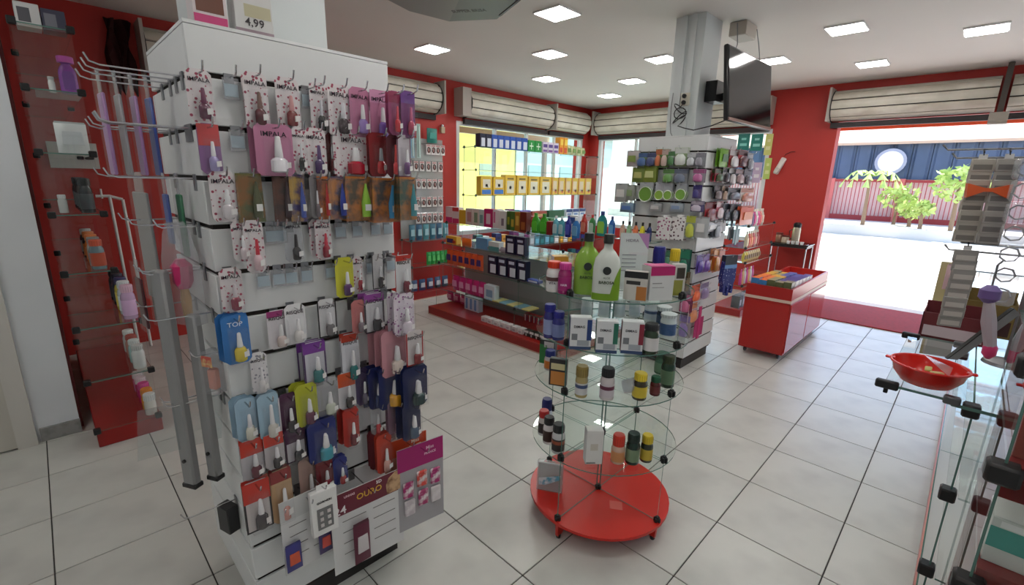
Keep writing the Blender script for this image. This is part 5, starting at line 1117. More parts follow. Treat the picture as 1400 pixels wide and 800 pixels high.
for (r_, u0, u1, v0, v1, c, c2, lab, kd, off) in (
    (1, 984, 995, 204, 228, (120, 176, 50), (60, 110, 40), 'green pack', 'pack', .05), (1, 997, 1009, 206, 229, (150, 40, 40), (226, 220, 220), 'red and white card', 'card', .06), (1, 1009, 1022, 206, 230, (190, 40, 40), (90, 30, 30), 'red card with dark item', 'card', .08), (1, 1021, 1029, 210, 232, (110, 110, 116), (150, 150, 156), 'slim grey card', 'card', .10),
    (2, 977, 988, 232, 250, (150, 40, 54), (66, 90, 50), 'dark red card with green foot', 'card', .05), (2, 988, 996, 230, 250, (210, 206, 206), (26, 26, 30), 'white card with black comb', 'card', .06), (2, 996, 1005, 231, 252, (44, 40, 44), (206, 200, 200), 'black card with white figure', 'card', .07), (2, 1005, 1016, 232, 252, (52, 48, 52), (160, 130, 130), 'charcoal card', 'card', .09), (2, 1017, 1027, 233, 254, (140, 140, 150), (90, 90, 100), 'steel grey card', 'card', .10),
    (3, 976, 985, 255, 274, (36, 34, 38), (120, 110, 110), 'black slim card', 'card', .04), (3, 986, 995, 255, 275, (50, 46, 48), (176, 150, 130), 'black and tan card', 'card', .05), (3, 995, 1012, 258, 274, (120, 124, 130), (80, 84, 92), 'slate toothed comb card', 'card', .08), (3, 1012, 1030, 258, 276, (230, 222, 212), (196, 120, 90), 'cream card with orange badge', 'card', .10),
    (4, 964, 979, 278, 302, (170, 36, 44), (120, 26, 34), 'red clipper card', 'card', .03), (4, 979, 988, 277, 300, (206, 90, 110), (226, 206, 210), 'pink striped scissors card', 'card', .05), (4, 988, 1000, 280, 300, (110, 116, 126), (60, 66, 80), 'slate scissors card', 'card', .07), (4, 998, 1012, 280, 302, (60, 64, 70), (40, 44, 50), 'dark scissors card', 'card', .10),
    (4, 1012, 1029, 283, 307, (220, 96, 50), (236, 140, 90), 'orange soft pack', 'pack', .14), (5, 996, 1003, 300, 328, (40, 46, 50), (26, 30, 34), 'black comb', 'comb', .07), (5, 1003, 1011, 302, 334, (30, 110, 116), (20, 80, 90), 'teal comb', 'comb', .09), (5, 966, 980, 304, 316, (206, 206, 210), (226, 226, 226), 'white small pack', 'pack', .04), (5, 976, 984, 302, 326, (66, 70, 80), (150, 156, 166), 'grey tweezers card', 'card', .05),
    (7, 952, 960, 350, 374, (110, 90, 180), (90, 60, 160), 'violet razor card', 'card', .04), (7, 961, 969, 349, 372, (150, 90, 180), (120, 70, 170), 'lilac razor card', 'card', .04), (7, 975, 982, 342, 372, (214, 110, 40), (226, 150, 60), 'orange razor card', 'card', .06), (7, 983, 990, 342, 370, (216, 120, 60), (206, 90, 40), 'deep orange razor card', 'card', .07),
    (8, 945, 956, 391, 412, (222, 80, 40), (240, 110, 60), 'orange red card', 'card', .03), (9, 941, 952, 416, 440, (206, 190, 190), (222, 140, 90), 'pale card with peach item', 'card', .03), (9, 950, 961, 420, 462, (196, 40, 110), (150, 30, 90), 'magenta comb', 'comb', .04), (8, 957, 968, 388, 408, (206, 200, 210), (150, 130, 170), 'pale lilac card', 'card', .04)):
    t2card('f', r_, u0, u1, v0, v1, c, c2, lab, off, kd, 2 if off > .045 and kd != 'comb' else 1)
# navy gloves with white dots on a long hook
p = at('y', T2['y0']-.2, 997, 360); gl = G()
gl.prism([(-.07, 0), (.07, 0), (.075, -.16), (.06, -.20), (.058, -.28), (.04, -.28), (.036, -.21), (.016, -.21), (.012, -.30), (-.008, -.30), (-.012, -.21), (-.03, -.21), (-.036, -.27), (-.056, -.27), (-.06, -.2), (-.085, -.15)], -.02, .02, dotmat((34, 44, 120), (200, 206, 226), 55, .2))
t = thing('glove_pack', gl, 'navy gloves with white dots hanging on the column tower', 'gloves', (p.x, p.y, p.z+.02), -.35, T2G)
obj('header_card', G().box(-.07, .07, -.021, .021, -.03, .05, mat((40, 44, 54), .4)), t); obj('blue_strip', G().box(-.072, .072, -.0225, -.021, -.06, -.03, mat((110, 150, 206), .4)), t)
hook(t2, p.x, p.z+.05, .22, 'f')
# little glass shelf with coloured bottles on the window side of the column tower
sh = obj('glass_shelf', G().box(3.66, 3.826, 1.92, 2.30, 1.114, 1.12, gtint, GEDGE), t2)
for i, (c, lab) in enumerate((((206, 170, 150), 'peach'), ((150, 190, 150), 'mint'), ((226, 130, 90), 'salmon'), ((226, 214, 50), 'yellow'), ((36, 54, 110), 'navy'))):
    place('nail_remover_bottle', flat_bottle(.05, .035, .16, c, (24, 24, 26), tone(c, 1.12), .68, capw=.36), lab+' remover bottle with black cap on the column tower shelf', 'bottle', (3.72, 2.26-i*.066, 1.1205), -PI/2, 'remover bottles on the column tower shelf')

# ================================================================== red counter on wheels
kx0, kx1, ky0, ky1 = 4.74, 6.15, 1.06, 1.46
km = mat((178, 30, 26), .3, name='red counter laminate')
kg = G().box(kx0, kx1, ky0, ky1, .06, .58, km)
kg.box(kx0, kx1, ky0, ky0+.02, .58, .70, km).box(kx0, kx1, ky1-.02, ky1, .58, .70, km).box(kx0, kx0+.02, ky0+.02, ky1-.02, .58, .70, km).box(kx1-.02, kx1, ky0+.02, ky1-.02, .58, .70, km)
kk = thing('rolling_counter', kg, 'red rolling counter with a pale stripe and a tray of cartons', 'counter')
obj('stripe', G().box(kx0-.004, kx1+.004, ky0-.004, ky1+.004, .565, .592, mat((222, 196, 180), .4)), kk)
for (a, b_) in ((kx0+.02, kx0+.69), (kx0+.71, kx1-.02)): obj('door', G().bev(a, b_, ky0-.008, ky0, .075, .55, mat((184, 34, 30), .18, coat=.5), .002), kk)
obj('side_panel', G().bev(kx0-.008, kx0, ky0+.005, ky1-.005, .075, .55, km, .002), kk)
for x in (kx0+.07, kx1-.07):
    for y in (ky0+.05, ky1-.05):
        c = obj('caster', G().lathe([(.026, -.011), (.026, .011)], mat((60, 60, 62), .4), n=14), kk, (x, y, .0262), (PI/2, 0, 0)); obj('fork', G().box(-.014, .014, -.03, -.012, .0, .012, CHROME).box(-.012, .012, .0, .03, -.014, -.012, CHROME).box(-.012, .012, .0, .03, .012, .014, CHROME), c)
KG = 'cartons in the red counter tray'
kinds = [((60, 130, 190), (226, 110, 40), 'blue carton with orange lid'), ((216, 96, 40), (226, 120, 50), 'orange carton'), ((90, 96, 60), (150, 150, 120), 'olive carton with pale lid'), ((206, 206, 206), (50, 64, 140), 'white carton with navy lid'), ((60, 76, 150), (80, 96, 170), 'navy carton'), ((206, 160, 50), (214, 170, 60), 'mustard carton')]
lay = [(4.80, [0, 0, 2, 2, 2]), (4.93, [1, 1, 2, 3, 3]), (5.06, [1, 1, 5, 3, 3]), (5.19, [5, 5, 4, 3, 3]), (5.32, [5, 2, 4, 4, 3]), (5.45, [2, 5, 4, 4, 3])]
for r_, (x, ks) in enumerate(lay):
    for j, k in enumerate(ks):
        c, tp, lb = kinds[k]; h = .175-.012*(j % 2)-.004*r_
        place('tray_carton', carton(.068, .11, h, c, [(.15, .3, .85, .7, tone(tp, .9))], side=tone(c, .9), top=tp), lb+' in the %s tray row of the red counter' % ORD[r_], 'carton', (x+.02, ky1-.06-j*.0705, .5806), -PI/2, KG)
place('tray_carton', carton(.1, .12, .02, (90, 80, 60), [], top=(214, 120, 50)), 'flat orange topped box lying on the tray cartons', 'carton', (5.34, 1.39, .71), -PI/2) if False else None

# ================================================================== small black table by the door
ty0, ty1, tx0, tx1, tz = 1.53, 2.0, 7.22, 7.60, .845
st = thing('side_table', G().bev(tx0, tx1, ty0, ty1, tz-.02, tz, mat((30, 28, 30), .2), .004), 'small black side table with chrome legs against the red wall', 'table')
for x in (tx0+.02, tx1-.02):
    for y in (ty0+.02, ty1-.02): obj('leg', memo('stleg', lambda: G().tube([(0, 0, 0), (0, 0, tz-.02)], .009, CHROME, 8).make('leg')), st, (x, y, 0))
obj('apron', G().box(tx0+.01, tx1-.01, ty0+.01, ty1-.01, tz-.05, tz-.021, mat((40, 34, 36), .3)), st); obj('lower_shelf', G().box(tx0+.02, tx1-.02, ty0+.02, ty1-.02, .30, .312, mat((60, 30, 30), .3)), st)
th = thing('thermos', G().lathe([(.05, 0), (.052, .01), (.052, .2), (.045, .225)], mat((190, 180, 160), .25, .6), n=16), 'steel thermos with black top on the side table', 'thermos', (7.38, 1.73, tz+.0005))
obj('lid', G().lathe([(.046, .22), (.05, .23), (.05, .27), (.03, .29)], BLACK, n=14), th); obj('handle', G().tube([(0, .05, .19), (0, .085, .17), (0, .085, .08), (0, .05, .05)], .008, BLACK, 6), th)
for y, r, h, c, lb in ((1.93, .045, .09, (150, 110, 90), 'brown glass sugar jar on the side table'), (1.85, .05, .07, (190, 170, 150), 'squat beige jar on the side table')):
    place('sugar_jar', pill_bottle(r, h*1.5, c, (110, 50, 44), neck=.9), lb, 'jar', (7.36, y, tz+.0005), 0)
for i in range(4): thing('coffee_cup', G().lathe([(.015, 0), (.022, .04), (.024, .04), (.018, .002)], WHITE, n=12), 'small white coffee cup in a row on the side table', 'cup', (7.26, 1.78-i*.055, tz+.0005), 0, 'coffee cups on the side table')
thing('metal_tray', G().bev(7.24, 7.34, 1.545, 1.58, tz+.0005, tz+.008, CHROME, .003), 'narrow metal tray at the end of the side table', 'tray')

# ================================================================== glass unit between the column tower and the door
du = unit('door_side_unit', 'glass shelf unit on a dark red plinth between column tower and side table', 5.98, 7.0, 1.87, 2.24, [(.40, 1.88, 2.22), (.69, 1.88, 2.22), (.87, 1.90, 2.20), (1.135, 1.90, 2.20)], (6.0, 6.98), axis='x')
DG = 'goods on the door side unit'
for z, cols, h, lb in ((1.135, [(216, 206, 190), (90, 70, 110), (200, 70, 130), (206, 206, 200), (196, 60, 120), (226, 120, 110), (206, 190, 170)], .2, 'top'), (.87, [(206, 190, 160), (206, 110, 90), (222, 150, 110), (196, 100, 100), (206, 170, 150), (150, 60, 60)], .2, 'upper')):
    for i, c in enumerate(cols): place('body_spray', flat_bottle(.06, .045, h, c, (226, 214, 200), tone(c, 1.2)), 'slim %s body spray bottle on the %s row of the door side unit' % (['cream', 'violet', 'rose', 'white', 'pink', 'coral', 'sand'][i] if lb == 'top' else ['sand', 'salmon', 'peach', 'brick', 'beige', 'maroon'][i], lb), 'bottle', (6.08+i*.075, 1.95, z+.0005), 0, DG)
for i in range(8): place('small_pack', pack(.06, .05, .12, (222, 196, 60) if i < 2 else (216, 190, 130), (120, 90, 50)), ('yellow' if i < 2 else 'cream')+' small pack on the third row of the door side unit', 'pack', (6.07+i*.075, 1.95, .6905), 0, DG)
for i in range(7): place('small_bottle', flat_bottle(.045, .035, .2, [(206, 70, 150), (222, 170, 110), (206, 206, 210)][i % 3], [(214, 60, 150), (206, 120, 60), (240, 240, 240)][i % 3]), ['pink', 'amber', 'white'][i % 3]+' tall bottle on the low row of the door side unit', 'bottle', (6.06+i*.07, 1.95, .4005), 0, DG)
for i in range(6): place('shelf_box', carton(.09, .1, .15, [(60, 66, 76), (120, 130, 140), (150, 150, 160)][i % 3], [(.2, .2, .8, .7, (190, 196, 206))]), ['charcoal', 'slate', 'grey'][i % 3]+' carton on the plinth of the door side unit', 'carton', (6.1+i*.11, 1.97, .1005), 0, DG)
# posters in the back window
for (u0, u1, v0, v1, c, c2, lb) in ((1008, 1024, 183, 205, (20, 120, 110), (130, 206, 196), 'teal poster beside the television in the back window'), (1026, 1042, 183, 206, (22, 124, 112), (140, 210, 200), 'teal poster next to the yellow sheet in the back window'), (1045, 1055, 183, 212, (206, 206, 120), (226, 222, 170), 'pale yellow sheet at the end of the back window'), (1028, 1040, 222, 250, (190, 170, 196), (226, 220, 226), 'lilac leaflet low in the back window'), (1044, 1053, 216, 245, (186, 206, 110), (220, 226, 160), 'lime leaflet low in the back window')):
    a = at('x', WB-.03, u0, (v0+v1)/2); b_ = at('x', WB-.03, u1, (v0+v1)/2); zt = at('x', WB-.03, (u0+u1)/2, v0).z; zb = at('x', WB-.03, (u0+u1)/2, v1).z
    t = thing('window_poster', G().box(-(a.y-b_.y)/2, (a.y-b_.y)/2, 0, .002, 0, zt-zb, mat(c, .4)), lb, 'poster', (WB-.008, (a.y+b_.y)/2, zb), -PI/2)
    w = (a.y-b_.y)/2; obj('print', G().box(-w*.6, w*.6, -.001, 0, (zt-zb)*.25, (zt-zb)*.42, mat(c2, .4)).box(-w*.4, w*.4, -.001, 0, (zt-zb)*.62, (zt-zb)*.75, mat(c2, .4)), t)

# ================================================================== long glass shelves against the dark red side wall
LZ = [.42, .74, 1.06, 1.38, 1.70, 2.01, 2.31]
lu = thing('tall_glass_shelves', G().bev(.04, .355, 3.47, 5.30, .0, .10, plinm, .004), 'tall glass shelves on a red plinth beside the white pilaster', 'display unit')
zl = .1
for k, z in enumerate(LZ):
    xr = .35 if k < 2 else .262
    obj('glass_shelf', G().box(.035, xr, 3.465, 5.28, z-.006, z, gtint, GEDGE), lu)
    for y in (3.475, 4.4, 5.26):
        obj('glass_fin', G().box(.04, xr-.005, y-.003, y+.003, zl+.001, z-.007, GLASS, GEDGE), lu)
    for y in (3.475, 4.4):
        for x in (.045, xr-.008): obj('clamp', memo('clampl', lambda: G().bev(-.017, .017, -.017, .017, -.017, .017, clampm, .004).make('clamp')), lu, (x, y-.01, z))
    zl = z
for x in (.045, .34): obj('clamp', memo('clampl', None), lu, (x, 3.465, .11))
LG = 'goods on the tall glass shelves'
def lput(u, v, z, mp, lab, cat, name, dy=0):
    p = at('z', z, u, v); y = min(max(p.y, 3.52), 5.2); q = at('y', y, u, v); place(name, mp, lab+' on the tall glass shelves', cat, (min(max(q.x, .09), .31 if z < .8 else .225), y+dy, z+.0005), 0, LG)
place('top_box', carton(.09, .12, .11, (206, 206, 206), [(.1, .2, .6, .8, (90, 90, 96))], side=(180, 180, 184)), 'white and grey box on top of the tall glass shelves', 'carton', (.11, 3.62, 2.3105), 0, LG)
place('top_box', carton(.09, .12, .10, (66, 66, 84), [(.1, .2, .6, .8, (120, 120, 130))]), 'slate box on top of the tall glass shelves', 'carton', (.205, 3.62, 2.3105), 0, LG)
place('purple_bottle', flat_bottle(.075, .045, .19, (140, 60, 160), (196, 70, 170), (110, 50, 140), .70, capw=.8), 'purple bottle with violet cap on the tall glass shelves', 'bottle', (.22, 3.60, 2.0105), 0, LG)
place('white_vial', pill_bottle(.014, .08, (226, 226, 226), (206, 206, 206)), 'small white vial on the tall glass shelves', 'vial', (.15, 3.60, 2.0105), 0, LG)
place('white_bag', pack(.13, .10, .16, (222, 224, 226), (206, 210, 214)), 'plump white bag on the tall glass shelves', 'bag', (.19, 3.60, 1.7005), 0, LG)
place('white_vial', pill_bottle(.02, .1, (190, 190, 190), (226, 226, 226)), 'grey vial with white cap on the tall glass shelves', 'vial', (.10, 3.62, 1.3805), 0, LG)
for i, y in enumerate((3.58, 3.72, 3.88, 4.05)): place('dark_bottle', pill_bottle(.032, .19, (40, 44, 48), (30, 30, 32), label=(70, 76, 80)), 'dark bottle in a row on the tall glass shelves', 'bottle', (.2, y, 1.3805), 0, LG)
for i, (y, c, cp, lb) in enumerate(((3.56, (110, 130, 140), (216, 90, 60), 'grey bottle with coral label'), (3.70, (180, 180, 180), (150, 150, 150), 'silver bottle'), (3.86, (206, 110, 50), (220, 120, 60), 'orange bottle'), (4.05, (50, 50, 54), (206, 120, 60), 'black bottle with orange cap'), (4.25, (60, 60, 64), (200, 200, 200), 'charcoal bottle'))): place('deodorant', pill_bottle(.034, .17, c, cp, label=tone(cp, .9)), lb+' on the tall glass shelves', 'bottle', (.2, y, 1.0605), 0, LG)
for i, (y, c, cp, lb) in enumerate(((3.56, (206, 170, 206), (230, 190, 210), 'lilac bottle with pink cap'), (3.70, (206, 214, 220), (226, 230, 234), 'white bottle'), (3.84, (220, 200, 90), (60, 60, 110), 'yellow bottle with navy cap'), (4.0, (50, 56, 70), (40, 40, 60), 'navy bottle'), (4.16, (60, 60, 64), (30, 30, 30), 'black bottle'))): place('deodorant', pill_bottle(.036, .21, c, cp, label=tone(c, 1.1)), lb+' on the tall glass shelves', 'bottle', (.30, y, .7405), 0, LG)
for i, (y, c, cp, lb) in enumerate(((3.55, (226, 226, 226), (206, 206, 206), 'white pump bottle'), (3.68, (170, 206, 206), (226, 230, 230), 'aqua bottle with white cap'), (3.80, (206, 150, 140), (190, 90, 80), 'salmon bottle'), (3.94, (206, 206, 206), (226, 226, 226), 'pale bottle'))): place('roll_on', pill_bottle(.034, .15, c, cp), lb+' on the lower tall glass shelves', 'bottle', (.30, y, .4205), 0, LG)
for i, (y, c, cp, lb) in enumerate(((3.54, (230, 226, 220), (226, 226, 226), 'white bottle'), (3.64, (240, 170, 70), (240, 150, 60), 'amber orange bottle'), (3.76, (216, 60, 140), (222, 70, 150), 'hot pink bottle'), (3.88, (206, 70, 130), (226, 206, 214), 'pink bottle with white cap'), (4.0, (222, 120, 170), (226, 214, 220), 'pale pink bottle'))): place('roll_on', pill_bottle(.032, .14, c, cp, neck=.9, caph=.3), lb+' on the plinth of the tall glass shelves', 'bottle', (.315, y, .1005), 0, LG)
# plaque, drapery and white frame at the red wall
a = at('y', WL, 62, 193); b_ = at('y', WL, 137, 231)
t = thing('wall_plaque', G().box(a.x, b_.x, WL-.02, WL-.001, b_.z, a.z, mat((206, 204, 200), .4)), 'white plaque with a black knob on the red wall behind the glass shelves', 'plaque')
obj('knob', G().bev(b_.x-.09, b_.x-.03, WL-.05, WL-.02, (a.z+b_.z)/2-.03, (a.z+b_.z)/2+.03, BLACK, .006), t)
fr = thing('garment_rack', G().tube([(.47, 5.35, 0), (.45, 5.35, 1.40)], .012, WHITE, 8).tube([(.56, 5.35, 0), (.535, 5.35, 1.37)], .012, WHITE, 8), 'white tubular rack standing by the red wall', 'rack')
obj('crossbar', G().tube([(.36, 5.35, 1.40), (.45, 5.35, 1.40), (.535, 5.35, 1.37)], .012, WHITE, 8), fr); obj('upright', G().tube([(.40, 5.35, 1.38), (.40, 5.35, 1.46)], .008, WHITE, 6), fr); obj('crossbar', G().tube([(.46, 5.35, .4), (.55, 5.35, .4)], .01, WHITE, 8), fr)
V = []; F = []
for i in range(9):
    for j in range(7):
        t_ = i/8; V.append((.62+.16*t_+.02*math.sin(j*1.3+i), WL-.05+.04*math.sin(i*1.7+j*.8), 2.86-.09*j*(1+.15*math.sin(i*2.1))))
for i in range(8):
    for j in range(6): F.append((i*7+j, (i+1)*7+j, (i+1)*7+j+1, i*7+j+1))
t = thing('dark_cloth', G().add(V, F, mat((60, 14, 14), .8)), 'dark red cloth bunched at the shutter end high on the red wall', 'cloth'); sm = t.modifiers.new('thick', 'SOLIDIFY'); sm.thickness = .01
t = t

# ================================================================== glass counter on the right
cx0, cx1 = 1.86, 5.2
cc = thing('glass_counter', G().bev(cx0, cx1, -.56, -.10, 0, .10, mat((214, 206, 204), .35), .004), 'long glass counter with pale plinth on the door side of the aisle', 'counter')
obj('plinth_band', G().box(cx0, cx1, -.101, -.092, .045, .099, mat((206, 130, 120), .35)), cc)
for i in range(12): obj('vent', memo('vent', lambda: G().box(-.045, .045, -.0015, .0, -.006, .006, BLACK).make('vent')), cc, (cx0+.15+i*.27, -.092 if i % 2 else -.1005, .078 if i % 2 else .03))
for z in (.40, .70): obj('glass_shelf', G().box(cx0, cx1, -.54, -.12, z-.006, z, GLASS, GEDGE), cc)
obj('glass_top', G().box(cx0-.02, cx1, -.56, -.05, .99, 1.0, gtint, GEDGE), cc)
obj('front_pane', G().box(cx0, cx1, -.103, -.098, .101, .989, glassmat((.97, .985, .98), .8, .01, 'counter glass'), GEDGE), cc)
for x in (cx0+.003, 3.6, cx1-.003): obj('glass_fin', G().box(x-.003, x+.003, -.53, -.106, .101, .989, GLASS, GEDGE), cc)
cl2 = lambda: G().bev(-.022, .022, -.02, .02, -.02, .02, clampm, .005).make('clamp')
for x in (cx0+.003, 3.6):
    for z in (.42, .70, .985): obj('clamp', memo('clampr', cl2), cc, (x, -.095, z))
# projecting shelf that carries the bowl
ps = thing('projecting_shelf', G().box(1.84, 2.58, -.05, .112, 1.002, 1.010, gtint, GEDGE), 'small glass shelf projecting from the counter, holding the red bowl', 'shelf')
for x in (1.848, 2.57): obj('clamp', memo('clampt', lambda: G().bev(-.012, .012, -.03, .03, -.014, .012, clampm, .004).bev(-.006, .006, -.006, .006, -.03, -.012, clampm, .002).make('clamp')), ps, (x, .105, 1.006)); obj('bracket', memo('bkt', lambda: G().bev(-.014, .014, -.02, .02, -.012, .012, mat((90, 92, 96), .4), .004).make('bracket')), ps, (x, -.05, 1.006))
bp = at('z', 1.01, 1268, 538); bx, byy = bp.x+.09, bp.y+.012
bw = mat((208, 34, 26), .25, name='red plastic')
bo = thing('red_bowl', G().lathe([(.05, 0), (.066, .006), (.088, .035), (.095, .064), (.097, .066), (.092, .064), (.084, .035), (.06, .009), (.0, .008)], bw, n=32, cap=False), 'shallow red plastic bowl with sachets on the projecting shelf', 'bowl', (bx, byy, 1.0105))
obj('rim', G().tube([(.097*math.cos(t*PI/16), .097*math.sin(t*PI/16), .065) for t in range(33)], .004, bw, 6), bo)
for s_ in (1, -1): obj('handle', G().bev(-.010, .010, .085 if s_ > 0 else -.112, .112 if s_ > 0 else -.085, .061, .067, bw, .003), bo)
rnd = random.Random(5)
for i in range(14):
    a = rnd.uniform(0, 6.28); r = rnd.uniform(.0, .05)
    thing('sweet_sachet', memo(('sw', i % 2), lambda: G().bev(-.016, .016, -.009, .009, 0, .006, mat([(190, 186, 110), (216, 206, 150)][i % 2], .4), .002).make('sweet_sachet')), ['olive wrapped sweet in the red bowl', 'cream wrapped sweet in the red bowl'][i % 2], 'sweet', (bx+r*math.cos(a), byy+r*math.sin(a), 1.022+.009*(i//4)), (rnd.uniform(-.3, .3), rnd.uniform(-.3, .3), a), 'sweets in the red bowl')
thing('plastic_wrapper', G().add([(-.04, -.03, 0), (.03, -.035, .012), (.045, .03, .03), (-.02, .04, .05), (0, 0, .028)], [(0, 1, 4), (1, 2, 4), (2, 3, 4), (3, 0, 4)], PLASTM), 'crumpled clear wrapper lying over the sweets in the red bowl', 'wrapper', (bx+.02, byy-.02, 1.056))
# open cartons on the counter behind the bowl
def openbox(x0, x1, y0, y1, z, h, c, lab, inner):
    m_ = mat(c, .6, var=.1, scale=6); g = G().box(x0, x1, y0, y1, z, z+.004, m_).box(x0, x0+.004, y0, y1, z, z+h, m_).box(x1-.004, x1, y0, y1, z, z+h*1.2, m_).box(x0, x1, y0, y0+.004, z, z+h, m_).box(x0, x1, y1-.004, y1, z, z+h, m_)
    t = thing('open_carton', g, lab, 'carton'); obj('front_print', G().box(x0-.001, x0, y0+.01, y1-.01, z+.01, z+h*.5, mat(inner, .5)), t)
    return t
openbox(2.62, 2.80, -.12, .085, 1.0005, .11, (110, 40, 46), 'open maroon carton behind the red bowl', (206, 190, 196))
openbox(2.84, 3.03, -.20, -.01, 1.0005, .15, (120, 100, 50), 'open ochre carton behind the maroon one', (60, 30, 34))
for i in range(5): place('carton_sachet', carton(.03, .03, .09, [(206, 200, 150), (160, 150, 90)][i % 2], []), ['cream sachet box', 'olive sachet box'][i % 2]+' standing in the ochre carton', 'sachet', (2.88+.032*(i % 2), -.17+i*.032, 1.0055), 0, 'sachets in the ochre carton')
bx2 = thing('price_board', G().prism([(0, 0), (.03, 0), (.17, .19), (.15, .21)], -.006, .006, mat((120, 122, 124), .4)), 'slanted grey price board leaning over the counter', 'board', (2.30, -.02, 1.0105), math.radians(-62))
obj('edge', G().prism([(-.004, .0), (0, .0), (.15, .21), (.146, .21)], -.008, .008, BLACK), bx2)

# ---- rack with clip strips above the counter
rx = 2.42
rk2 = thing('strip_rack', G().tube([(rx, -.18, 1.0005), (rx, -.18, 1.80)], .012, STEEL, 10), 'steel strip rack standing on the glass counter', 'rack')
obj('foot', G().lathe([(.07, 1.0005), (.065, 1.012), (.014, 1.02)], STEEL, (rx, -.18, 0), 18), rk2)
for z, y1 in ((1.765, .12), (1.735, .09), (1.43, .02), (1.40, .05)): obj('arm', G().tube([(rx, -.30, z), (rx, y1, z), (rx, y1+.015, z+.018)], .004, STEEL, 6), rk2)
SG = 'clip strips on the strip rack'
def strip(y, zt, n, wcard, c, c2, label, x=rx-.012, dz=.036):
    root = thing('clip_strip', G().box(-.012, .012, 0, .0015, -n*dz-.01, .012, mat((206, 206, 206), .4)), label, 'clip strip', (x, y, zt), -PI/2+.35, SG)
    me = memo(('cs', wcard, c, c2), lambda: G().bev(-wcard/2, wcard/2, -.012, -.001, -.045, 0, mat(c, .4), .002).rect(-wcard*.4, wcard*.4, -.038, -.02, -.0126, mat(c2, .4)).make('sachet'))
    for k in range(n): obj('sachet', me, root, (random.uniform(-.003, .003), -.002*(n-k) % .006, -k*dz-.004))
    obj('hanger', G().tube([(0, .002, .008), (0, .002, .02), (0, .012, .03)], .003, BLACK, 5), root)
strip(.02, 1.735, 8, .065, (176, 170, 160), (120, 116, 110), 'clip strip of greyish sachets nearest the doorway view')
strip(-.045, 1.735, 8, .065, (160, 156, 150), (110, 106, 104), 'clip strip of greyish sachets beside the clear blisters')
strip(.0, 1.41, 8, .07, (150, 148, 144), (190, 186, 180), 'lower clip strip of pale sachets under the orange flower')
t = thing('orange_bow', G().prism([(-.06, .02), (-.01, .005), (.01, .005), (.06, .02), (.055, -.03), (.012, -.008), (-.012, -.008), (-.055, -.03)], -.012, .012, mat((216, 90, 40), .5)), 'orange bow clipped between the two upper clip strips', 'bow', (rx-.03, -.012, 1.625), -PI/2+.3)
for i in range(7):
    t = thing('clear_blister', memo('cbl', lambda: G().bev(-.035, .035, -.015, .015, -.07, 0, PLASTM, .008).make('blister_shell')), 'clear blister with grey wire in the hanging chain', 'blister', (rx-.05-.004*i, -.095-.003*i, 1.73-i*.072), -PI/2+.2*((i % 3)-1), 'chain of clear blisters on the strip rack')
    obj('wire', memo('cblw', lambda: G().tube([(.025*math.cos(q*.9), -.004*math.sin(q*2), -.035+.025*math.sin(q*.9)) for q in range(10)], .003, mat((150, 150, 156), .3, .5), 5).make('wire')), t)
# toys and brushes hanging lower
t = thing('lilac_brush', G().tube([(0, 0, 0), (.015, 0, -.08), (.035, 0, -.16)], [.012, .02, .016], mat((186, 180, 190), .35), 8), 'grey lilac hand brush with pink tip hanging over the counter', 'brush', (2.05, -.075, 1.30), -1.2)
obj('violet_head', G().lathe([(.012, -.02), (.026, -.005), (.026, .02), (.012, .035)], mat((110, 90, 150), .5), n=12), t); obj('pink_tip', G().lathe([(.006, -.20), (.018, -.185), (.018, -.16), (.012, -.15)], mat((222, 70, 130), .4), (.036, 0, 0), 10), t); obj('hanger', G().tube([(0, 0, .03), (0, 0, .1), (0, -.02, .115)], .003, STEEL, 5), t)
for i, (u, v, c, c2, lb) in enumerate(((1306, 380, (222, 190, 196), (206, 60, 110), 'pink and white toy pack hanging before the bright doorway'), (1310, 412, (226, 206, 120), (240, 190, 60), 'yellow toy pack below the pink one'), (1306, 440, (206, 170, 196), (110, 60, 110), 'mauve toy pack below the yellow one'))):
    p = at('x', 3.07, u, v); place('toy_pack', pack(.078, .03, .12, c, c2), lb, 'toy', (3.07, p.y, p.z-.06), -PI/2+.3, 'toy packs on the hanging card')
p = at('x', 2.93, 1308, 365); t = thing('toy_card', G().box(-.06, .06, 0, .002, -.48, 0, mat((206, 196, 150), .4)), 'tall cream display card that holds the toy packs', 'card', (3.11, p.y*3.11/2.93, EYE+(p.z+.02-EYE)*3.11/2.93), -PI/2+.3)
obj('foot', G().box(-.05, .05, -.03, .03, -(EYE+(p.z+.02-EYE)*3.11/2.93-1.0005), -.47, mat((190, 190, 190), .4)), t)
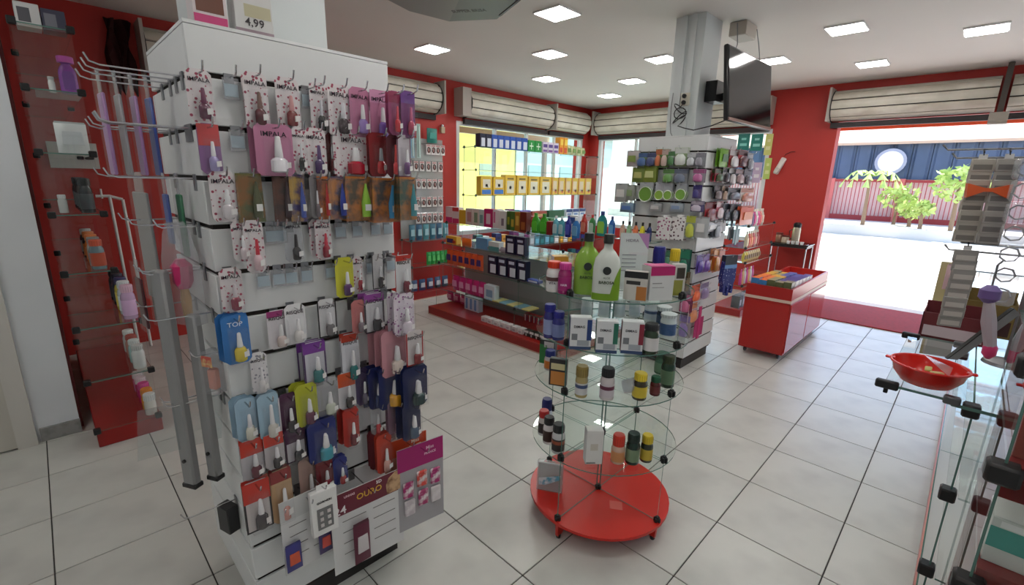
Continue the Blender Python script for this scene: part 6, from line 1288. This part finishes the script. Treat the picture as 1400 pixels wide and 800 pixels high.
# black printer-like box and dark goods at the near end
nc = thing('near_case', G().bev(1.30, 1.84, -.62, -.135, .0, .10, DRED, .004), 'near glass case with dark red shelves at the counter end', 'display case')
obj('back_panel', G().box(1.815, 1.83, -.61, -.145, .101, 1.29, DRED), nc)
for z in (.42, .83, 1.08): obj('shelf', G().box(1.31, 1.83, -.60, -.14, z-.016, z, mat((110, 20, 22), .35)), nc)
obj('front_pane', G().box(1.302, 1.308, -.61, -.137, .101, 1.30, glassmat((.97, .985, .98), .8, .01, 'case glass'), GEDGE), nc); obj('side_pane', G().box(1.31, 1.83, -.138, -.133, .101, 1.30, glassmat((.97, .985, .98), .8, .01, 'case glass'), GEDGE), nc)
obj('glass_top', G().box(1.30, 1.84, -.61, -.13, 1.302, 1.308, gtint, GEDGE), nc)
for z in (.78, 1.06, 1.29): obj('clamp', memo('clampn', lambda: G().bev(-.024, .024, -.024, .03, -.022, .022, clampm, .006).make('clamp')), nc, (1.31, -.138, z))
t = place('needle_carton', carton(.14, .10, .11, (206, 210, 206), [(0, .35, 1, .8, (60, 150, 140)), (.1, .82, .9, .95, (230, 230, 230))], txt='BD', tc=(40, 40, 50), ts=.035, tz=.17, tx=.12), 'white and green needle carton in the near glass case', 'carton', (1.40, -.215, .8305), -PI/2)
place('dressing_box', carton(.16, .12, .10, (140, 60, 50), [(.1, .2, .9, .6, (190, 150, 120))]), 'brick red dressing box in the near glass case', 'carton', (1.42, -.225, 1.0805), -PI/2)
place('dressing_box', carton(.14, .12, .09, (206, 210, 208), [(.1, .2, .9, .5, (110, 170, 160))]), 'pale green dressing box in the near glass case', 'carton', (1.62, -.24, 1.0805), -PI/2)
place('dressing_box', pack(.18, .12, .14, (206, 210, 210), (150, 190, 186)), 'soft white dressing bag low in the near glass case', 'bag', (1.42, -.24, .4205), -PI/2)
thing('receipt_printer', G().bev(-.10, .10, -.09, .09, 0, .16, BLACK, .012), 'black boxy receipt printer on the near glass case', 'printer', (1.62, -.26, 1.3085), .1)
